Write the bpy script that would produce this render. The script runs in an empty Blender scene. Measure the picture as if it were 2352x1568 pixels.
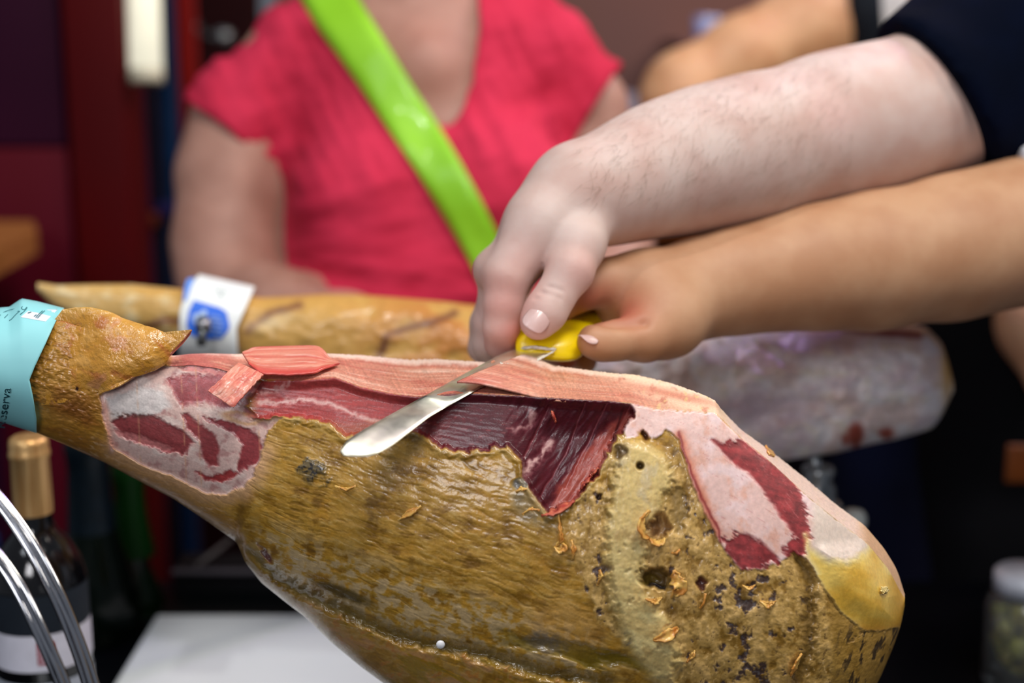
import bpy, math, random
import numpy as np
from mathutils import Vector
from mathutils.bvhtree import BVHTree

# ---------------------------------------------------------------- camera, world, lights, exposure
scn = bpy.context.scene
COL = scn.collection
CAM = np.array([0.0, 0.0, 1.35]); PITCH = math.radians(12.0)
FWD = np.array([0, math.cos(PITCH), -math.sin(PITCH)]); UPV = np.array([0, math.sin(PITCH), math.cos(PITCH)])
FOC = 50.0 / 36.0 * 2352.0
cd = bpy.data.cameras.new('camera'); cam = bpy.data.objects.new('camera', cd); COL.objects.link(cam)
cam.location = CAM; cam.rotation_euler = (math.radians(90) - PITCH, 0, 0)
cd.lens = 50; cd.sensor_width = 36; cd.clip_start = 0.05; cd.clip_end = 60
cd.dof.use_dof = True; cd.dof.focus_distance = 0.875; cd.dof.aperture_fstop = 2.8
scn.camera = cam
scn.view_settings.view_transform = 'Standard'; scn.view_settings.look = 'None'
scn.view_settings.exposure = -0.2; scn.view_settings.gamma = 1.0
scn.view_settings.use_curve_mapping = False
scn.cycles.use_denoising = True
w = bpy.data.worlds.new('hall'); scn.world = w; w.use_nodes = True
w.node_tree.nodes['Background'].inputs[0].default_value = (0.80, 0.86, 1.0, 1)
w.node_tree.nodes['Background'].inputs[1].default_value = 0.17

def lamp(name, loc, target, size, power, col=(1, 1, 1), sy=None):
    l = bpy.data.lights.new(name, 'AREA'); l.energy = power; l.color = col
    l.shape = 'RECTANGLE'; l.size = size; l.size_y = sy or size
    o = bpy.data.objects.new(name, l); COL.objects.link(o); o.location = loc
    o.rotation_euler = (Vector(target) - Vector(loc)).to_track_quat('-Z', 'Y').to_euler()
    return o
lamp('ceiling_lamp_key', (0.45, 0.25, 2.8), (0.15, 1.05, 1.0), 0.5, 27, (1.0, 0.96, 0.90))
lamp('ceiling_lamp_front', (-0.5, -1.3, 2.1), (0.2, 1.1, 1.0), 0.7, 18, (0.98, 0.97, 1.0))  # added fill from the camera side, lifts the rear ham's fat
lamp('ceiling_lamp_right', (2.0, 0.7, 2.5), (0.0, 1.7, 1.2), 0.5, 16, (1.0, 0.93, 0.84))
lamp('ceiling_lamp_left', (-1.1, 0.1, 2.5), (-0.1, 0.9, 1.0), 0.6, 7, (0.86, 0.92, 1.0))
lamp('ceiling_lamp_rear', (1.5, 2.2, 2.7), (0.3, 1.4, 1.1), 0.5, 30, (1.0, 0.90, 0.74))
lamp('ceiling_lamp_spot', (-0.15, 0.7, 2.9), (-0.2, 0.9, 1.0), 0.06, 7, (1.0, 0.97, 0.92))
lamp('violet_lamp', (0.9, 1.9, 2.4), (0.1, 0.9, 1.0), 0.10, 3.5, (0.45, 0.15, 1.0))

# ---------------------------------------------------------------- helpers
def P(px, py, d):
    px = np.asarray(px, float); py = np.asarray(py, float); d = np.asarray(d, float)
    u = (px - 1176.0) / FOC * d; v = (784.0 - py) / FOC * d
    return np.stack([CAM[0] + u + 0 * d, CAM[1] + FWD[1] * d + UPV[1] * v, CAM[2] + FWD[2] * d + UPV[2] * v], -1)
def PIX(p):
    q = np.asarray(p) - CAM
    d = q @ FWD
    return 1176 + q[..., 0] / d * FOC, 784 - (q @ UPV) / d * FOC, d
def lin(c):
    c = np.clip(np.asarray(c, float) / 255.0, 0, 1)
    return np.where(c <= 0.04045, c / 12.92, ((c + 0.055) / 1.055) ** 2.4)
def L4(c): return tuple(lin(c)) + (1.0,)

_rng = np.random.RandomState(7)
_perm = _rng.permutation(65536)
_ga = _rng.rand(65536) * 2 * np.pi; _gx = np.cos(_ga); _gy = np.sin(_ga)
def _h2(ix, iy, s): return _perm[(_perm[(ix + s * 131) & 65535] + iy * 7919) & 65535]
def perlin(x, y, s=0):
    x0 = np.floor(x).astype(np.int64); y0 = np.floor(y).astype(np.int64); fx = x - x0; fy = y - y0
    u = fx * fx * fx * (fx * (fx * 6 - 15) + 10); v = fy * fy * fy * (fy * (fy * 6 - 15) + 10)
    def g(ax, ay):
        h = _h2(x0 + ax, y0 + ay, s); return _gx[h] * (fx - ax) + _gy[h] * (fy - ay)
    a = g(0, 0); b = g(1, 0); c = g(0, 1); d = g(1, 1)
    return 1.6 * ((a + (b - a) * u) * (1 - v) + (c + (d - c) * u) * v)
def fbm(x, y, s=0, o=4, gain=0.5):
    r = np.zeros_like(x, dtype=float); a = 1.0; t = 0; f = 1.0
    for i in range(o):
        r += a * perlin(x * f + 17.3 * i, y * f - 9.1 * i, s + i); t += a; a *= gain; f *= 2.03
    return r / t * 1.25
def aniso(x, y, lx, ly, ang=0.0, s=0, o=4, gain=0.5):
    c, sn = math.cos(ang), math.sin(ang)
    return fbm((x * c + y * sn) / lx, (-x * sn + y * c) / ly, s, o, gain)
def sst(a, b, x):
    t = np.clip((x - a) / (b - a), 0, 1); return t * t * (3 - 2 * t)
def mix(c, n, m):
    return c * (1 - m[..., None]) + np.asarray(n, float) * m[..., None]
def curve(pts, sig=8.0, x0=-400, x1=2600):
    pts = np.array(pts, float); X = np.arange(x0, x1 + 1.0); Y = np.interp(X, pts[:, 0], pts[:, 1])
    if sig > 0:
        r = int(sig * 3); k = np.exp(-0.5 * (np.arange(-r, r + 1) / sig) ** 2); k /= k.sum()
        Y = np.convolve(np.pad(Y, r, mode='edge'), k, 'valid')
    return lambda q: np.interp(q, X, Y)
def polysd(poly, x, y):
    """signed distance, positive inside"""
    poly = np.array(poly, float); out = np.full(x.shape, -300.0)
    m = (x > poly[:, 0].min() - 120) & (x < poly[:, 0].max() + 120) & (y > poly[:, 1].min() - 120) & (y < poly[:, 1].max() + 120)
    xx = x[m]; yy = y[m]; d = np.full(xx.shape, 1e9); ins = np.zeros(xx.shape, bool)
    for i in range(len(poly)):
        ax, ay = poly[i]; bx, by = poly[(i + 1) % len(poly)]
        ex, ey = bx - ax, by - ay; t = np.clip(((xx - ax) * ex + (yy - ay) * ey) / (ex * ex + ey * ey + 1e-9), 0, 1)
        d = np.minimum(d, (xx - ax - t * ex) ** 2 + (yy - ay - t * ey) ** 2)
        c = ((ay > yy) != (by > yy)) & (xx < (bx - ax) * (yy - ay) / ((by - ay) if by != ay else 1e-9) + ax)
        ins ^= c
    d = np.sqrt(d); out[m] = np.where(ins, d, -d); return out
def linesd(pts, x, y):
    pts = np.array(pts, float); d = np.full(x.shape, 1e9)
    for i in range(len(pts) - 1):
        ax, ay = pts[i]; bx, by = pts[i + 1]; ex, ey = bx - ax, by - ay
        t = np.clip(((x - ax) * ex + (y - ay) * ey) / (ex * ex + ey * ey + 1e-9), 0, 1)
        d = np.minimum(d, (x - ax - t * ex) ** 2 + (y - ay - t * ey) ** 2)
    return np.sqrt(d)
def blob(x, y, cx, cy, rx, ry, ang=0.0):
    c, s = math.cos(ang), math.sin(ang); dx = x - cx; dy = y - cy
    return np.sqrt(((dx * c + dy * s) / rx) ** 2 + ((-dx * s + dy * c) / ry) ** 2)

ORG = {}
def thing(name, label, cat, loc, group=None):
    o = bpy.data.objects.new(name, None); COL.objects.link(o); o.location = loc; o.empty_display_size = 0.02
    o['label'] = label; o['category'] = cat
    if group: o['group'] = group
    ORG[o.name] = np.array(loc, float); return o
def tag(o, label=None, cat=None, group=None, kind=None):
    for k, v in (('label', label), ('category', cat), ('group', group), ('kind', kind)):
        if v: o[k] = v
    return o
def put(name, V, F, mat, parent=None, smooth=True, col=None, attr=None, normals=None, label=None, kind=None):
    V = np.asarray(V, float).reshape(-1, 3)
    org = ORG.get(parent.name, np.zeros(3)) if parent else np.zeros(3)
    me = bpy.data.meshes.new(name)
    if isinstance(F, np.ndarray):
        n, k = F.shape
        me.vertices.add(len(V)); me.vertices.foreach_set('co', (V - org).astype(np.float32).ravel())
        me.loops.add(n * k); me.loops.foreach_set('vertex_index', F.astype(np.int32).ravel())
        me.polygons.add(n); me.polygons.foreach_set('loop_start', (np.arange(n) * k).astype(np.int32))
        try: me.polygons.foreach_set('loop_total', np.full(n, k, np.int32))
        except Exception: pass
        me.update(calc_edges=True)
    else:
        me.from_pydata([tuple(v) for v in (V - org)], [], [tuple(int(i) for i in f) for f in F]); me.update()
    me.polygons.foreach_set('use_smooth', np.full(len(me.polygons), bool(smooth)))
    if col is not None:
        a = me.color_attributes.new('paint', 'FLOAT_COLOR', 'POINT')
        a.data.foreach_set('color', np.concatenate([col, np.ones((len(col), 1))], 1).astype(np.float32).ravel())
    if attr is not None:
        for k, v in attr.items():
            a = me.attributes.new(k, 'FLOAT', 'POINT'); a.data.foreach_set('value', v.astype(np.float32))
    if normals is not None:
        me.normals_split_custom_set_from_vertices([tuple(v) for v in normals])
    if mat: me.materials.append(mat)
    o = bpy.data.objects.new(name, me); COL.objects.link(o)
    if parent: o.parent = parent; ORG[o.name] = org
    if label: o['label'] = label
    if kind: o['kind'] = kind
    return o
def gridfaces(n, m, closed_m=False):
    i = np.arange(n - 1)[:, None]; mm = m if closed_m else m - 1; j = np.arange(mm)[None, :]; j2 = (j + 1) % m
    return np.stack([(i * m + j), ((i + 1) * m + j), ((i + 1) * m + j2), (i * m + j2)], -1).reshape(-1, 4)
def tube(pts, r, n=12, caps=True):
    pts = np.array(pts, float); r = np.broadcast_to(np.asarray(r, float), (len(pts),)); V = []
    t = np.gradient(pts, axis=0); t /= np.linalg.norm(t, axis=1)[:, None] + 1e-12
    up = np.array([0.13, 0.21, 0.97]); a = np.linspace(0, 2 * np.pi, n, endpoint=False)
    if abs(t[0] @ up) > 0.9: up = np.array([1.0, 0.1, 0.0])
    for p, tt, rr in zip(pts, t, r):
        u = np.cross(tt, up); u /= np.linalg.norm(u) + 1e-12; v = np.cross(tt, u); up = -np.cross(tt, u) if False else up
        V.append(p + rr * (np.cos(a)[:, None] * u + np.sin(a)[:, None] * v))
    V = np.concatenate(V); F = [tuple(f) for f in gridfaces(len(pts), n, True)]
    if caps: F.append(tuple(range(n))); F.append(tuple(range((len(pts) - 1) * n, len(pts) * n))[::-1])
    return V, F
def lathe(prof, c, n=40):
    """prof (r, z)"""
    a = np.linspace(0, 2 * np.pi, n, endpoint=False); V = []
    for r, z in prof: V.append(np.stack([c[0] + r * np.cos(a), c[1] + r * np.sin(a), np.full(n, c[2] + z)], 1))
    F = [tuple(f[::-1]) for f in gridfaces(len(prof), n, True)]
    return np.concatenate(V), F
def boxg(x0, x1, y0, y1, z0, z1, b=0.0):
    """box with chamfered edges"""
    if b <= 0:
        V = [(x, y, z) for x in (x0, x1) for y in (y0, y1) for z in (z0, z1)]
        return np.array(V, float), [(0, 1, 3, 2), (4, 6, 7, 5), (0, 4, 5, 1), (2, 3, 7, 6), (0, 2, 6, 4), (1, 5, 7, 3)]
    import bmesh
    bm = bmesh.new(); bmesh.ops.create_cube(bm, size=1)
    for v in bm.verts:
        v.co = ((x0 + x1) / 2 + v.co.x * (x1 - x0), (y0 + y1) / 2 + v.co.y * (y1 - y0), (z0 + z1) / 2 + v.co.z * (z1 - z0))
    bmesh.ops.bevel(bm, geom=list(bm.edges), offset=b, segments=2, affect='EDGES', profile=0.7)
    bm.verts.ensure_lookup_table(); V = np.array([tuple(v.co) for v in bm.verts]); F = [tuple(v.index for v in f.verts) for f in bm.faces]
    bm.free(); return V, F
def sheet(G, th, offdir=None):
    """closed thin sheet from grid G (n,m,3), thickness th along normals"""
    n, m, _ = G.shape
    du = np.gradient(G, axis=0); dv = np.gradient(G, axis=1); N = np.cross(du, dv); N /= np.linalg.norm(N, axis=2)[..., None] + 1e-12
    if offdir is not None and (N.reshape(-1, 3) @ np.array(offdir)).mean() < 0: N = -N
    A = G.reshape(-1, 3); B = (G + N * th).reshape(-1, 3); V = np.concatenate([A, B]); k = n * m
    F = gridfaces(n, m); F2 = F[:, ::-1] + k
    ring = [(i, 0) for i in range(n)] + [(n - 1, j) for j in range(1, m)] + [(i, m - 1) for i in range(n - 2, -1, -1)] + [(0, j) for j in range(m - 2, 0, -1)]
    r = np.array([i * m + j for i, j in ring]); r2 = np.roll(r, -1)
    return V, np.concatenate([F, F2, np.stack([r2, r, r + k, r2 + k], 1)])

# ---- materials
def newmat(name):
    m = bpy.data.materials.new(name); m.use_nodes = True; nt = m.node_tree; return m, nt, nt.nodes['Principled BSDF']
def mat(name, c, rough=0.5, metal=0.0, c2=None, scale=30, bump=0.0, bscale=200, coat=0.0, sss=0.0, spec=None, emit=None, trans=0.0, stretch=None, ramp=(0.4, 0.6), detail=4):
    m, nt, b = newmat(name); N = nt.nodes; K = nt.links
    b.inputs['Roughness'].default_value = rough; b.inputs['Metallic'].default_value = metal
    b.inputs['Specular IOR Level'].default_value = spec if spec is not None else (.12 if (max(c) < 110 and not metal) else .4)
    b.inputs['Coat Weight'].default_value = coat; b.inputs['Coat Roughness'].default_value = 0.1
    b.inputs['Transmission Weight'].default_value = trans
    if sss: b.inputs['Subsurface Weight'].default_value = sss; b.inputs['Subsurface Radius'].default_value = (1, .35, .2); b.inputs['Subsurface Scale'].default_value = 0.006
    tc = N.new('ShaderNodeTexCoord'); src = tc.outputs['Object']
    if stretch:
        mp = N.new('ShaderNodeMapping'); mp.inputs['Scale'].default_value = stretch; K.new(src, mp.inputs[0]); src = mp.outputs[0]
    no = N.new('ShaderNodeTexNoise'); no.inputs['Scale'].default_value = scale; no.inputs['Detail'].default_value = detail; K.new(src, no.inputs['Vector'])
    rp = N.new('ShaderNodeValToRGB'); rp.color_ramp.elements[0].position = ramp[0]; rp.color_ramp.elements[1].position = ramp[1]
    cc = c2 or tuple(x * 0.93 for x in c)
    rp.color_ramp.elements[0].color = L4(cc); rp.color_ramp.elements[1].color = L4(c)
    K.new(no.outputs['Fac'], rp.inputs[0]); K.new(rp.outputs[0], b.inputs['Base Color'])
    if bump:
        n2 = N.new('ShaderNodeTexNoise'); n2.inputs['Scale'].default_value = bscale; n2.inputs['Detail'].default_value = 3; K.new(src, n2.inputs['Vector'])
        bp = N.new('ShaderNodeBump'); bp.inputs['Strength'].default_value = bump; bp.inputs['Distance'].default_value = 0.001
        K.new(n2.outputs['Fac'], bp.inputs['Height']); K.new(bp.outputs[0], b.inputs['Normal'])
    if emit: b.inputs['Emission Color'].default_value = L4(emit[0]); b.inputs['Emission Strength'].default_value = emit[1]
    return m
def paintmat(name, bump=0.3, bscale=900, coat=0.0, sss=0.0, bdist=0.0006, coatr=0.12, grain=0.10):
    """colour and gloss come from the painted attributes, fine grain from noise"""
    m, nt, b = newmat(name); N = nt.nodes; K = nt.links
    a = N.new('ShaderNodeAttribute'); a.attribute_name = 'paint'; r = N.new('ShaderNodeAttribute'); r.attribute_name = 'gloss'
    tc = N.new('ShaderNodeTexCoord')
    n1 = N.new('ShaderNodeTexNoise'); n1.inputs['Scale'].default_value = bscale * 0.6; n1.inputs['Detail'].default_value = 5; K.new(tc.outputs['Object'], n1.inputs['Vector'])
    mr = N.new('ShaderNodeMapRange'); mr.inputs[1].default_value = 0.3; mr.inputs[2].default_value = 0.7; mr.inputs[3].default_value = 1 - grain; mr.inputs[4].default_value = 1 + grain
    K.new(n1.outputs['Fac'], mr.inputs[0])
    mx = N.new('ShaderNodeVectorMath'); mx.operation = 'SCALE'; K.new(a.outputs['Color'], mx.inputs[0]); K.new(mr.outputs[0], mx.inputs['Scale'])
    K.new(mx.outputs[0], b.inputs['Base Color']); K.new(r.outputs['Fac'], b.inputs['Roughness'])
    n2 = N.new('ShaderNodeTexNoise'); n2.inputs['Scale'].default_value = bscale; n2.inputs['Detail'].default_value = 4; K.new(tc.outputs['Object'], n2.inputs['Vector'])
    bp = N.new('ShaderNodeBump'); bp.inputs['Strength'].default_value = bump; bp.inputs['Distance'].default_value = bdist
    K.new(n2.outputs['Fac'], bp.inputs['Height']); K.new(bp.outputs[0], b.inputs['Normal'])
    b.inputs['Coat Weight'].default_value = coat; b.inputs['Coat Roughness'].default_value = coatr
    K.new(bp.outputs[0], b.inputs['Coat Normal'])
    if sss: b.inputs['Subsurface Weight'].default_value = sss; b.inputs['Subsurface Radius'].default_value = (1, .35, .2); b.inputs['Subsurface Scale'].default_value = 0.004
    return m

# ---- implicit surfaces for bodies
def surfnet(f, o, h):
    s = f < 0
    n = np.array(f.shape) - 1
    cnt = np.zeros(n, np.int8)
    off = [(i, j, k) for i in (0, 1) for j in (0, 1) for k in (0, 1)]
    for i, j, k in off: cnt += s[i:i + n[0], j:j + n[1], k:k + n[2]]
    act = (cnt > 0) & (cnt < 8); I = np.argwhere(act); idx = np.full(n, -1, np.int32); idx[act] = np.arange(len(I))
    pos = np.zeros((len(I), 3)); c = np.zeros(len(I))
    for a in off:
        for ax in range(3):
            if a[ax] == 1: continue
            b = list(a); b[ax] = 1
            fa = f[I[:, 0] + a[0], I[:, 1] + a[1], I[:, 2] + a[2]]; fb = f[I[:, 0] + b[0], I[:, 1] + b[1], I[:, 2] + b[2]]
            m = (fa < 0) != (fb < 0); t = np.where(m, fa / np.where(m, fa - fb, 1), 0)
            p = np.array(a, float)[None, :].repeat(len(I), 0); p[:, ax] += t; pos[m] += p[m]; c[m] += 1
    V = o + (I + pos / c[:, None]) * h
    Q = []
    for ax in range(3):
        b1, b2 = [(1, 2), (2, 0), (0, 1)][ax]
        sl = [slice(0, f.shape[0]), slice(0, f.shape[1]), slice(0, f.shape[2])]
        A = [slice(1, -1)] * 3; B = [slice(1, -1)] * 3; A[ax] = slice(0, -1); B[ax] = slice(1, None)
        sa = s[tuple(A)]; sb = s[tuple(B)]; E = np.argwhere(sa != sb)
        flip = sa[E[:, 0], E[:, 1], E[:, 2]]
        base = E.copy()
        for q in range(3):
            if q != ax: base[:, q] += 1
        def ci(d1, d2):
            q = base.copy(); q[:, b1] -= d1; q[:, b2] -= d2; return idx[q[:, 0], q[:, 1], q[:, 2]]
        q = np.stack([ci(0, 0), ci(1, 0), ci(1, 1), ci(0, 1)], 1); q[~flip] = q[~flip][:, ::-1]; Q.append(q)
    Q = np.concatenate(Q); Q = Q[(Q >= 0).all(1)]
    return V, Q
def body(prims, h, cut=None, smooth=2):
    """prims: ('c',a,b,ra,rb,k) round cone | ('e',c,radii,R,k) ellipsoid ; k>0 smooth union, k<0 smooth subtract ; cut: list of (point, normal) keep side where (p-point).n<0"""
    lo = np.full(3, 1e9); hi = -lo
    for p in prims:
        if p[-1] < 0: continue
        if p[0] == 'c': q = np.stack([p[1] - p[3], p[1] + p[3], p[2] - p[4], p[2] + p[4]])
        else: r = max(p[2]); q = np.stack([p[1] - r, p[1] + r])
        lo = np.minimum(lo, q.min(0)); hi = np.maximum(hi, q.max(0))
    lo -= 4 * h; hi += 4 * h; n = np.ceil((hi - lo) / h).astype(int) + 1
    f = np.full(n, 0.05, np.float32)
    ax = [lo[i] + np.arange(n[i]) * h for i in range(3)]
    for p in prims:
        k = abs(p[-1]); mg = k * 1.5 + 3 * h + 0.01
        if p[0] == 'c': a, b, ra, rb = p[1:5]; l = np.minimum(a - ra, b - rb) - mg; g = np.maximum(a + ra, b + rb) + mg
        else: l = p[1] - max(p[2]) - mg; g = p[1] + max(p[2]) + mg
        i0 = np.clip(((l - lo) / h).astype(int), 0, n - 1); i1 = np.clip(((g - lo) / h).astype(int) + 2, 1, n)
        if (i1 <= i0).any(): continue
        X, Y, Z = np.meshgrid(ax[0][i0[0]:i1[0]], ax[1][i0[1]:i1[1]], ax[2][i0[2]:i1[2]], indexing='ij')
        if p[0] == 'c':
            ba = b - a; L = ba @ ba + 1e-12
            t = np.clip(((X - a[0]) * ba[0] + (Y - a[1]) * ba[1] + (Z - a[2]) * ba[2]) / L, 0, 1)
            d = np.sqrt((X - a[0] - t * ba[0]) ** 2 + (Y - a[1] - t * ba[1]) ** 2 + (Z - a[2] - t * ba[2]) ** 2) - (ra + (rb - ra) * t)
        else:
            D = np.stack([X - p[1][0], Y - p[1][1], Z - p[1][2]], -1)
            if p[3] is not None: D = D @ p[3]
            r = np.array(p[2]); k0 = np.sqrt(((D / r) ** 2).sum(-1)); k1 = np.sqrt(((D / r ** 2) ** 2).sum(-1)) + 1e-9; d = k0 * (k0 - 1) / k1
        sl = (slice(i0[0], i1[0]), slice(i0[1], i1[1]), slice(i0[2], i1[2])); g0 = f[sl]
        if p[-1] > 0:
            hh = np.clip(0.5 + 0.5 * (g0 - d) / k, 0, 1); f[sl] = g0 * (1 - hh) + d * hh - k * hh * (1 - hh)
        else:
            hh = np.clip(0.5 - 0.5 * (g0 + d) / k, 0, 1); f[sl] = g0 * (1 - hh) - d * hh + k * hh * (1 - hh)
    if cut:
        X, Y, Z = np.meshgrid(*ax, indexing='ij')
        for c, nn in cut:
            f = np.maximum(f, (X - c[0]) * nn[0] + (Y - c[1]) * nn[1] + (Z - c[2]) * nn[2])
    V, Q = surfnet(f, lo, h)
    for _ in range(smooth):   # light relaxing of the net
        s = np.zeros_like(V); c = np.zeros(len(V))
        for i in range(4):
            a, b = Q[:, i], Q[:, (i + 1) % 4]
            np.add.at(s, a, V[b]); np.add.at(c, a, 1); np.add.at(s, b, V[a]); np.add.at(c, b, 1)
        V = V * 0.4 + 0.6 * s / np.maximum(c, 1)[:, None]
    return V, Q
def J(px, py, d, r): return (P(px, py, d), r / FOC * d)
def chain(js, k=0.01):
    js = [J(*j) for j in js]; return [('c', js[i][0], js[i + 1][0], js[i][1], js[i + 1][1], k) for i in range(len(js) - 1)]
def vnorm(V, F):
    fn = np.cross(V[F[:, 2]] - V[F[:, 0]], V[F[:, 3]] - V[F[:, 1]]); N = np.zeros_like(V)
    for i in range(4): np.add.at(N, F[:, i], fn)
    return N / (np.linalg.norm(N, axis=1)[:, None] + 1e-12)
def rayhit(V, F, px, py):
    t = BVHTree.FromPolygons([tuple(v) for v in V], [tuple(int(i) for i in f) for f in F])
    out = []
    for a, b in zip(px, py):
        p = P(a, b, 1.0); d = Vector(p - CAM).normalized(); h = t.ray_cast(Vector(CAM), d)
        out.append(h[3] if h[0] is not None else None)
    good = [(i, o) for i, o in enumerate(out) if o is not None]
    gi = [g[0] for g in good]; gd = [g[1] for g in good]
    dist = np.interp(range(len(out)), gi, gd)
    D = np.array([np.array((P(a, b, 1.0) - CAM)) for a, b in zip(px, py)]); D /= np.linalg.norm(D, axis=1)[:, None]
    return CAM + D * dist[:, None], D
# ================================================================ the front ham
fT = curve([(-300, 745), (-200, 735), (0, 718), (60, 712), (145, 710), (175, 710), (215, 716), (270, 742), (330, 790), (395, 817), (440, 812), (480, 811), (545, 813), (600, 808), (700, 810), (770, 812), (830, 815), (940, 826), (1000, 824), (1100, 830), (1200, 838), (1280, 840), (1400, 856), (1460, 860), (1540, 879), (1600, 900), (1640, 917), (1662, 945), (1700, 985), (1770, 1035), (1850, 1098), (1920, 1158), (1985, 1205), (2030, 1258), (2058, 1303), (2070, 1335), (2078, 1372), (2100, 1373)], 5)
fR = curve([(-300, 775), (0, 750), (150, 740), (270, 775), (330, 815), (395, 842), (440, 838), (500, 846), (560, 866), (640, 872), (700, 872), (770, 866), (830, 888), (900, 903), (960, 910), (1050, 902), (1100, 902), (1200, 908), (1300, 915), (1400, 920), (1450, 925), (1500, 937), (1600, 944), (1645, 948), (1700, 1003), (1770, 1060), (1850, 1135), (1920, 1192), (1990, 1245), (2040, 1305), (2070, 1362), (2078, 1374), (2100, 1375)], 4)
fB = curve([(-300, 880), (-100, 940), (0, 965), (75, 990), (150, 1021), (240, 1062), (330, 1110), (400, 1146), (480, 1200), (545, 1246), (562, 1290), (600, 1338), (660, 1386), (700, 1416), (760, 1474), (830, 1532), (880, 1568), (960, 1622), (1100, 1690), (1300, 1745), (1600, 1765), (1850, 1722), (1970, 1640), (2020, 1560), (2050, 1490), (2072, 1428), (2078, 1378), (2100, 1376)], 4)
fH = curve([(-300, .034), (100, .037), (300, .040), (500, .050), (700, .065), (1000, .082), (1400, .090), (1750, .086), (1900, .070), (2000, .048), (2050, .028), (2078, .006)], 12)
fW = curve([(-300, .012), (300, .012), (400, .022), (600, .05), (1640, .05), (1680, .07), (1800, .075), (1950, .05), (2050, .015), (2078, .002)], 10)
HC = 0.930
Q0 = -0.55; S0 = math.sqrt(1 - Q0 * Q0)
MEAT = [(540, 960), (566, 925), (600, 876), (640, 872), (700, 872), (770, 866), (830, 888), (900, 903), (960, 910), (1050, 902), (1200, 908), (1400, 920), (1470, 930), (1448, 975), (1408, 1012), (1395, 1050), (1362, 1100), (1330, 1140), (1292, 1170), (1262, 1182), (1225, 1135), (1200, 1095), (1196, 1056), (1165, 1024), (1110, 1036), (1060, 1036), (1012, 1030), (985, 1008), (955, 992), (905, 988), (840, 1003), (795, 1004), (760, 975), (720, 962), (650, 955), (600, 962)]
SHANK = [(226, 905), (330, 855), (395, 838), (440, 835), (500, 844), (560, 864), (600, 880), (560, 930), (600, 965), (650, 958), (618, 990), (604, 1030), (590, 1075), (560, 1118), (520, 1135), (470, 1130), (400, 1095), (330, 1070), (262, 1030), (240, 970)]
FATP = [(1448, 925), (1500, 936), (1640, 946), (1700, 1003), (1770, 1060), (1850, 1135), (1920, 1192), (1990, 1245), (2040, 1305), (2085, 1362), (2085, 1410), (2068, 1438), (2030, 1452), (1985, 1450), (1930, 1405), (1890, 1345), (1858, 1290), (1825, 1270), (1790, 1290), (1745, 1310), (1700, 1308), (1668, 1268), (1650, 1240), (1610, 1160), (1580, 1085), (1560, 1010), (1530, 985), (1500, 1012), (1478, 990), (1440, 1010), (1430, 985), (1462, 950)]
BONE = [(1420, 1030), (1445, 1012), (1490, 1022), (1528, 1050), (1545, 1100), (1515, 1160), (1492, 1230), (1478, 1300), (1490, 1370), (1530, 1430), (1560, 1500), (1545, 1568), (1500, 1560), (1455, 1500), (1425, 1430), (1405, 1360), (1392, 1280), (1398, 1180), (1410, 1110)]
REDP1 = [(1635, 1010), (1665, 1020), (1695, 1006), (1745, 1040), (1790, 1075), (1832, 1112), (1852, 1170), (1856, 1235), (1846, 1275), (1815, 1288), (1800, 1270), (1822, 1225), (1790, 1180), (1755, 1130), (1720, 1085), (1690, 1070), (1660, 1040)]
REDP2 = [(1664, 1242), (1695, 1222), (1745, 1240), (1775, 1270), (1790, 1287), (1748, 1306), (1704, 1310), (1672, 1272)]
YEL = [(1850, 1225), (1862, 1262), (1900, 1285), (1945, 1292), (1985, 1270), (2005, 1235), (2040, 1300), (2085, 1362), (2085, 1410), (2068, 1438), (2030, 1452), (1985, 1450), (1930, 1405), (1890, 1345), (1855, 1280)]
CREASE = [(548, 1248), (580, 1275), (640, 1330), (720, 1372), (800, 1408), (900, 1455), (1000, 1480), (1110, 1500), (1240, 1540), (1400, 1568)]
GRV = [(1835, 1290), (1862, 1340), (1858, 1420), (1856, 1500), (1830, 1568)]

def ham_base(x, y):
    """depth of the plain ham shape at pixel x, y (camera plane through the ham's middle)"""
    yT, yR, yB, H = fT(x), fR(x), fB(x), fH(x)
    dR = HC - H * S0
    aR = 0.2079 + 0.978 * (yR - 784) / FOC; aT = 0.2079 + 0.978 * (yT - 784) / FOC
    flat = sst(500, 640, x) * (1 - sst(1635, 1670, x))
    dT = (dR * aR / aT) * flat + (dR + fW(x)) * (1 - flat)
    t = np.clip((yR - y) / np.maximum(yR - yT, 1), 0, 1)
    top = dR + (dT - dR) * t
    v = np.clip((y - yR) / np.maximum(yB - yR, 1), 0, 1); q = Q0 + (1 - Q0) * v
    front = HC - H * np.sqrt(np.maximum(0, 1 - q * q))
    return np.where(y < yR, top, front), v, t, dT

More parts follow.
